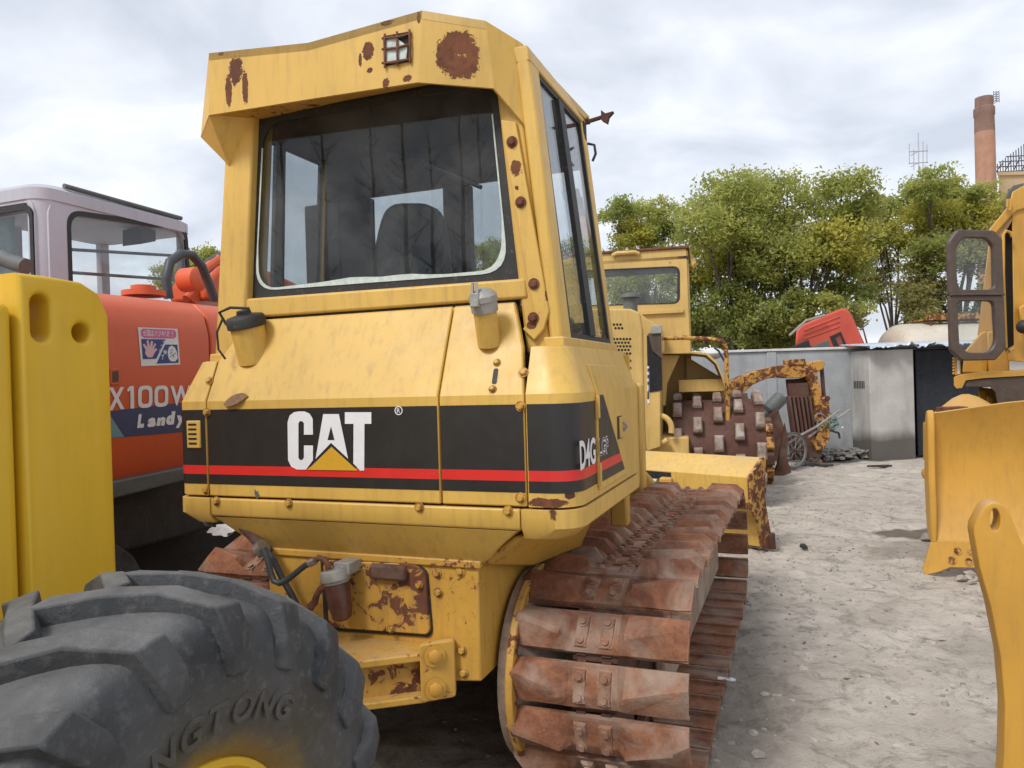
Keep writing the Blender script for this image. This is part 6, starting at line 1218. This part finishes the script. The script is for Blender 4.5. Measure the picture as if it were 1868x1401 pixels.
for i in range(26):
    x = xl+0.1+i*0.24; h = 0.7+0.17*i; MB().tube([(x, 1, zr+0.3), (x, 1, zr+0.3+h)], 0.045, 5).build('scaffold_pole', 'scaff', bld)
for k in range(4):
    z = zr+0.6+k*0.45; x0 = xl+max(0, (z-zr-1.0)/0.17)*0.24; MB().tube([(x0, 1, z), (xl+7, 1, z+0.15)], 0.05, 5).build('scaffold_rail', 'scaff', bld)
for k in range(6): MB().tube([(xl+0.3+k*0.8, 1.1, zr+0.4), (xl+1.1+k*0.8, 1.1, zr+1.4+k*0.25)], 0.045, 5).build('scaffold_brace', 'scaff', bld)
# ================================================================== trees
def leaves_mesh(name, centres, radii, counts, cols, size, parent):
    P, Cc = [], []
    for c, r, n, pal in zip(centres, radii, counts, cols):
        k = max(4, int(n/95)); q = rng.normal(size=(k, 3)); q /= np.linalg.norm(q, axis=1)[:, None]; q *= (rng.uniform(0.25, 1.0, size=(k, 1))**0.5); cl = np.array(c)+q*np.array(r)
        idx = rng.integers(0, k, n); p = cl[idx]+rng.normal(size=(n, 3))*np.array(r)*np.array([0.21, 0.21, 0.16]); P.append(p)
        tone = rng.uniform(0, 1, k)[idx]*0.7+rng.uniform(0, 1, n)*0.3; Cc.append(np.array(pal[0])*(1-tone[:, None])+np.array(pal[1])*tone[:, None])
    P = np.concatenate(P); Cc = np.concatenate(Cc); n = len(P)
    nr = rng.normal(size=(n, 3))+np.array([0, -0.25, 0.8]); nr /= np.linalg.norm(nr, axis=1)[:, None]; a = np.cross(nr, rng.normal(size=(n, 3))); a /= np.linalg.norm(a, axis=1)[:, None]; b = np.cross(nr, a)
    s = size*rng.uniform(0.65, 1.3, (n, 1)); V = np.stack([P-a*s*0.5, P+b*s*0.27, P+a*s*0.5+np.array([0, 0, -0.02]), P-b*s*0.27], 1).reshape(-1, 3)
    me = bpy.data.meshes.new(name); me.vertices.add(4*n); me.vertices.foreach_set('co', V.ravel().astype(np.float32)); me.loops.add(4*n); me.loops.foreach_set('vertex_index', np.arange(4*n, dtype=np.int32))
    me.polygons.add(n); me.polygons.foreach_set('loop_start', np.arange(0, 4*n, 4, dtype=np.int32)); me.update()
    at = me.color_attributes.new('tint', 'FLOAT_COLOR', 'POINT'); col = np.ones((4*n, 4), np.float32); col[:, :3] = np.repeat(Cc, 4, 0); at.data.foreach_set('color', col.ravel())
    me.materials.append(M['leaf']); o = bpy.data.objects.new(name, me); COL.objects.link(o); o.parent = parent; return o
G1 = ((0.29, 0.33, 0.09), (0.55, 0.55, 0.15)); G2 = ((0.23, 0.28, 0.08), (0.46, 0.48, 0.13)); G3 = ((0.36, 0.37, 0.08), (0.62, 0.56, 0.11)); G4 = ((0.31, 0.30, 0.11), (0.52, 0.48, 0.18))  # paler palette for sunlit crown tops, darker one low down: light put into colour
def tree(label, stems, lobes, d, dens=4000, size=0.115, group=None, name='broadleaf_tree'):
    fr = Frame((G(stems[0][0], 600, d).x, d, 0), 0); t = thing(name, label, 'tree', fr, group); wood = MB(); cen, rad, cnt, cols = [], [], [], []
    sp_ = [(G(px, 600, d).x-fr.o.x, 0.25*random.uniform(-1, 1), px) for px, w_ in stems]; k = d/LENS_PX
    for i, (px, py, r, pal) in enumerate(lobes):
        c = fr.loc(G(px, py, d)); c.y = random.uniform(-1, 1)*1.3; R_ = r*k; cen.append(tuple(c)); rad.append((R_, R_*1.05, R_*0.85)); cnt.append(int(dens*R_*R_*1.25)+60); cols.append(pal)
    for (x, y, px), (_, w_) in zip(sp_, stems):
        wood.tube([(x, y, -0.1), (x+0.05, y, 1.0), (x+0.02, y, 1.9), (x+0.1, y, 2.8)], [w_*1.3, w_, w_*0.85, w_*0.7], 9)
    for c, R_ in zip(cen, rad):                       # a limb to every lobe, then twigs through it
        s = min(sp_, key=lambda q: abs(q[0]-c[0])); w_ = stems[sp_.index(s)][1]; z0 = random.uniform(1.7, 2.7) if c[2] > 3 else random.uniform(0.8, 1.4)
        p0 = Vector((s[0]+0.05, s[1], z0)); p1 = Vector(c); mid = p0.lerp(p1, 0.5)+Vector((random.uniform(-.2, .2), random.uniform(-.2, .2), 0.25))
        wood.tube([p0, p0.lerp(mid, 0.5)+Vector((0, 0, .08)), mid, mid.lerp(p1, 0.5), p1, p1+Vector((0, 0, R_[2]*0.5))], [w_*0.55, w_*0.46, w_*0.38, w_*0.28, w_*0.18, 0.01], 6)
        for q in range(7):
            dv = Vector((random.uniform(-1, 1), random.uniform(-1, 1), random.uniform(-.35, 1))).normalized(); a0 = mid.lerp(p1, random.uniform(0.2, 1)); e0 = p1+Vector((dv.x*R_[0], dv.y*R_[1], dv.z*R_[2]))*0.95
            wood.tube([a0, a0.lerp(e0, 0.5)+Vector((random.uniform(-.08, .08), random.uniform(-.08, .08), 0.05)), e0], [w_*0.16, w_*0.09, 0.006], 5)
    wood.build('trunk', 'bark', t); leaves_mesh('crown', cen, rad, cnt, cols, size, t); return t
tree('large round-crowned yellow-green tree rising over the middle of the wall', [(1366, 0.17), (1340, 0.10), (1452, 0.12)],
     [(1325, 372, 62, G1), (1385, 350, 58, G1), (1450, 362, 62, G1), (1510, 378, 56, G1), (1268, 425, 52, G1), (1545, 400, 38, G1), (1355, 440, 66, G3), (1430, 430, 66, G1), (1500, 450, 62, G3), (1300, 480, 52, G3), (1390, 510, 50, G2), (1470, 520, 52, G1), (1540, 490, 46, G2), (1330, 560, 52, G2), (1420, 578, 46, G2), (1495, 575, 42, G1), (1295, 600, 46, G2), (1400, 620, 48, G2), (1470, 615, 46, G2), (1560, 455, 34, G1), (1360, 590, 46, G2), (1260, 500, 40, G2), (1270, 560, 40, G2), (1445, 470, 50, G1), (1375, 480, 46, G1), (1535, 545, 34, G2), (1330, 425, 50, G1)], 21)
tree('smaller green tree showing above the compactor cab roof', [(1180, 0.11), (1140, 0.08)],
     [(1165, 392, 36, G1), (1205, 400, 34, G1), (1120, 405, 34, G2), (1145, 440, 36, G3), (1200, 445, 36, G2), (1105, 460, 34, G2), (1170, 500, 40, G2), (1120, 530, 36, G2), (1210, 530, 34, G2), (1160, 580, 40, G2)], 25)
tree('spreading yellow-tinged tree at the right, before the chimney', [(1745, 0.15), (1690, 0.10), (1625, 0.08)],
     [(1625, 372, 34, G2), (1660, 360, 40, G1), (1705, 350, 42, G1), (1755, 350, 42, G1), (1785, 364, 38, G1), (1640, 420, 44, G3), (1700, 405, 50, G3), (1765, 400, 48, G3), (1812, 402, 38, G3), (1625, 470, 40, G4), (1690, 465, 46, G4), (1750, 470, 46, G4), (1810, 470, 44, G2), (1650, 525, 42, G4), (1720, 530, 46, G4), (1785, 540, 44, G2), (1640, 570, 34, G4), (1700, 585, 38, G4), (1760, 590, 38, G4), (1660, 480, 40, G2), (1720, 435, 44, G1), (1780, 440, 42, G1), (1600, 430, 34, G1), (1610, 520, 32, G4)], 23)
tree('green treetop seen between the lilac cab and the bulldozer', [(372, 0.12), (330, 0.10)],
     [(372, 478, 34, G1), (345, 492, 30, G1), (400, 480, 34, G1), (300, 500, 32, G2), (430, 510, 40, G2), (330, 530, 34, G2), (380, 530, 40, G2)], 30)
tree('green tree seen through the bulldozer rear window', [(905, 0.12), (850, 0.1)],
     [(905, 458, 34, G1), (870, 480, 32, G1), (940, 470, 34, G1), (830, 500, 32, G2), (900, 510, 40, G2), (960, 510, 36, G2), (1040, 470, 40, G2), (1020, 520, 40, G2), (860, 545, 34, G2)], 28)
tree('low leafy tree behind the wall left of the red truck', [(1560, 0.08), (1420, 0.07)], [(1330, 610, 34, G2), (1380, 622, 30, G2), (1440, 612, 34, G2), (1250, 605, 36, G2), (1200, 610, 34, G2)], 24, size=0.15)
# bare sapling by the truck
bs = Frame((G(1595, 600, 19).x, 19, 0), 0); sap = thing('bare_sapling', 'thin bare sapling leaning beside the red truck cab', 'sapling', bs)
BS = lambda x, y: bs.on(x, y, 1, 0)
MB().tube([(0.1, 0, 0), BS(1582, 628), BS(1572, 590), BS(1556, 535)], [0.03, 0.025, 0.016, 0.006], 6).build('trunk', 'bark', sap)
for a, b in (((1576, 605), (1562, 580)), ((1570, 585), (1585, 560)), ((1565, 565), (1550, 548)), ((1574, 598), (1590, 580))): MB().tube([BS(*a), BS((a[0]+b[0])/2, (a[1]+b[1])/2+3), BS(*b)], [0.01, 0.008, 0.003], 5).build('twig', 'bark', sap)
# bare poplars behind the photographer: they show as reflections in the rear window
def poplar(label, x, y, h):
    fr = Frame((x, y, 0), 0); t = thing('bare_poplar', label, 'tree', fr, 'bare poplars mirrored in the cab window'); wood = MB()
    wood.tube([(0.05*math.sin(z*1.3), 0.04*math.cos(z), z) for z in np.linspace(-0.1, h, 12)], list(np.linspace(0.17, 0.02, 12)), 8)
    for k in range(46):
        z = random.uniform(1.6, h*0.97); q = random.uniform(0, 6.28); L = (0.35+0.16*(h-z))*random.uniform(0.6, 1.1); L = min(L, 1.7); d = Vector((math.cos(q), math.sin(q), 0)); p = Vector((0.05*math.sin(z*1.3), 0.04*math.cos(z), z))
        e = p+d*L+Vector((0, 0, L*0.8)); m = p.lerp(e, .5)+Vector((0, 0, -0.06)); wood.tube([p, m, e], [0.028, 0.018, 0.005], 5)
        for j in range(3):
            s = m.lerp(e, random.uniform(0, .8)); wood.tube([s, s+Vector((random.uniform(-.3, .3), random.uniform(-.3, .3), random.uniform(.1, .35)))], [0.01, 0.003], 4)
    wood.build('trunk', 'bark', t)
for i, (x, y, h) in enumerate(((-27.2, -15.0, 16), (-25.7, -16.6, 15), (-24.4, -17.4, 17), (-22.6, -19.3, 16), (-22.0, -19.9, 15), (-28.4, -13.6, 16), (-23.6, -18.3, 13))): poplar('bare poplar seen only as a reflection in the cab rear window', x, y, h)
# ================================================================== loose things on the ground and machines
def rock_mesh(seed, rough=0.35):
    bm = bmesh.new(); bmesh.ops.create_icosphere(bm, subdivisions=1, radius=1)
    for v in bm.verts: v.co *= 1+rough*noise.noise(v.co*1.3+Vector((seed*7.7, seed, 0)))*1.5
    me = bpy.data.meshes.new('stone'); bm.to_mesh(me); bm.free(); me.materials.append(M['stone']); return me
rocks = [rock_mesh(i) for i in range(5)]
def stuff_rocks(name, label, pts, mat):
    mb = MB()
    for (x, y, z, s) in pts:
        me = rocks[random.randrange(5)]; R_ = Matrix.Rotation(random.uniform(0, 6.28), 3, 'Z') @ Matrix.Rotation(random.uniform(0, 6.28), 3, 'X'); sx = Vector((random.uniform(.7, 1.3), random.uniform(.7, 1.3), random.uniform(.4, .8)))*s
        mb.add([Vector((x, y, z))+Vector([a*b for a, b in zip(R_ @ v.co, sx)]) for v in me.vertices], [tuple(p.vertices) for p in me.polygons])
    o = mb.build(name, mat, None, smooth=40); o['label'] = label; o['category'] = 'gravel'; struct(o, 'stuff'); return o
pts = []
for k in range(3000):
    y = random.uniform(1.9, 9.5)**1.0; x = random.uniform(-0.6, 6.5)
    if noise.noise(Vector((x*0.9, y*0.9, 4.2))) < random.uniform(-0.55, 0.35): continue
    s = random.choice((0.004, 0.005, 0.006, 0.008, 0.010, 0.013)); pts.append((x, y, ground_h(x, y)+s*0.2, s))
stuff_rocks('gravel', 'loose pale gravel and crumbs of dried mud over the ground', pts, 'stone')
M['clod'] = plain('dry_mud_clods', (0.36, 0.32, 0.275, 1), 0.95, 0, 0.3, 15, 0.3)
pts = []
for k in range(1700):
    y = random.uniform(2.2, 9.0); x = random.uniform(0.6, 6.0)
    if noise.noise(Vector((x*0.7+9, y*0.7, 1.2))) < random.uniform(-0.2, 0.5): continue
    s = random.choice((0.008, 0.010, 0.013, 0.017, 0.022, 0.030)); pts.append((x, y, ground_h(x, y)-s*0.15, s))
stuff_rocks('mud_clods', 'dry grey mud clods churned up on the yard', pts, 'clod')
pts = [(random.gauss(6.1, 0.45), random.uniform(13.7, 14.25), random.uniform(0, 0.16), random.uniform(0.03, 0.09)) for k in range(150)]
stuff_rocks('rubble', 'dark heap of broken rubble at the foot of the wall by the shed', pts, 'stone')
pts = [(RF.wor(b0+rb*t+rn*0.16).x+random.gauss(0, .05), RF.wor(b0+rb*t+rn*0.16).y-random.uniform(0, .2), 0.02*random.random(), random.uniform(0.02, 0.05)) for t in [random.uniform(0.1, 1.1) for k in range(70)]]
stuff_rocks('spoil', 'grey crumbled spoil under the cutting edge of the right-hand blade', pts, 'clod')
# larger single stones
for i, (px, py, s, lb) in enumerate(((1467, 1000, 0.045, 'small black stone lying alone on the pale yard'), (1318, 1240, 0.03, 'fist-sized pale stone beside the lower run of the right track'), (1690, 985, 0.07, 'grey stone lying left of the blade corner bit'))):
    p = GW.on(px, py, 2, 0.0); o = bpy.data.objects.new('stone', rocks[i]); COL.objects.link(o); o.location = (p.x, p.y, s*0.35); o.scale = (s, s*0.8, s*0.6); o.rotation_euler = (0.3, 0.2, i*1.3); tag(o, lb, 'stone', 'single stones')
    if i == 0: me = rocks[0].copy(); me.materials.clear(); me.materials.append(M['dark']); o.data = me
bp_ = GW.on(1486, 846, 2, 0.0); o = MB().box(-0.12, 0.12, -0.06, 0.06, 0, 0.07).build('brick', 'brickred', None, 0.008); o.location = (bp_.x, bp_.y, 0.0); o.rotation_euler = (0, 0, 0.3); tag(o, 'single red brick lying by the handcart wheel', 'brick')
def rag(px, py, fr, ax, val, s, label, seed):
    c = fr.on(px, py, ax, val); mb = MB(); n = 12; rows = []
    for j in range(7): rows.append([c+Vector(((i/n-.5)*s, (j/6-.5)*s*0.45, s*0.16*noise.noise(Vector((i*0.28+seed, j*0.33, seed)))+0.012)) for i in range(n+1)])
    mb.loft(rows, caps=False, close=False); o = mb.build('plastic_rag', 'rag', None); sm = o.modifiers.new('s', 'SOLIDIFY'); sm.thickness = 0.002
    o.location = fr.o; o.rotation_euler = (0, 0, -fr.yaw); tag(o, label, 'rag'); return o
rag(1325, 1243, DF, 2, 0.05, 0.09, 'crumpled white plastic scrap on the lower track shoes', 2)
rc0 = DF.on(402, 970, 1, 0.75); ro1 = MB().prism(ragged(rc0, 0.085, 0.022, (1, 0, 0), (0, 0.3, 1), 30, 0.5, 3), (0, 0.05, 0.01)).build('plastic_rag', 'rag', None); ro1.location = DF.o; ro1.rotation_euler = (0, 0, -DF.yaw); tag(ro1, 'crumpled white plastic scrap on top of the left track', 'rag')
dd = GW.on(1606, 852, 2, 0.0); o = MB().prism(ragged((dd.x, dd.y, 0.004), 0.2, 0.06, (1, 0, 0), (0, 1, 0), 22, 0.6, 4), (0, 0, 0.03)).build('rubber_scrap', 'dark', None); tag(o, 'flat dark rubber scrap on the ground before the shed', 'scrap')
dd = GW.on(1503, 851, 2, 0.0); o = MB().prism(ragged((dd.x, dd.y, 0.004), 0.18, 0.05, (1, 0, 0), (0, 1, 0), 22, 0.6, 8), (0, 0, 0.03)).build('rubber_scrap', 'dark', None); tag(o, 'flat dark rubber scrap beside the red brick', 'scrap')
# small leaves, straws and paper bits littered over the yard
mb = MB()
for k in range(90):
    x, y = random.uniform(0.6, 6.2), random.uniform(2.2, 11.5); a = random.uniform(0, 3.14); L = random.uniform(0.01, 0.03); w_ = L*random.uniform(.12, .4); e1 = Vector((math.cos(a), math.sin(a), random.uniform(-.2, .2))); e2 = Vector((-math.sin(a), math.cos(a), random.uniform(-.2, .2))); c = Vector((x, y, ground_h(x, y)+0.006))
    mb.prism([c-e1*L, c+e2*w_, c+e1*L, c-e2*w_], (0, 0, 0.002))
o = mb.build('leaf_litter', 'leafdry', None, smooth=0); o['label'] = 'scattered bits of dry leaf and straw over the yard'; o['category'] = 'litter'; struct(o, 'stuff')
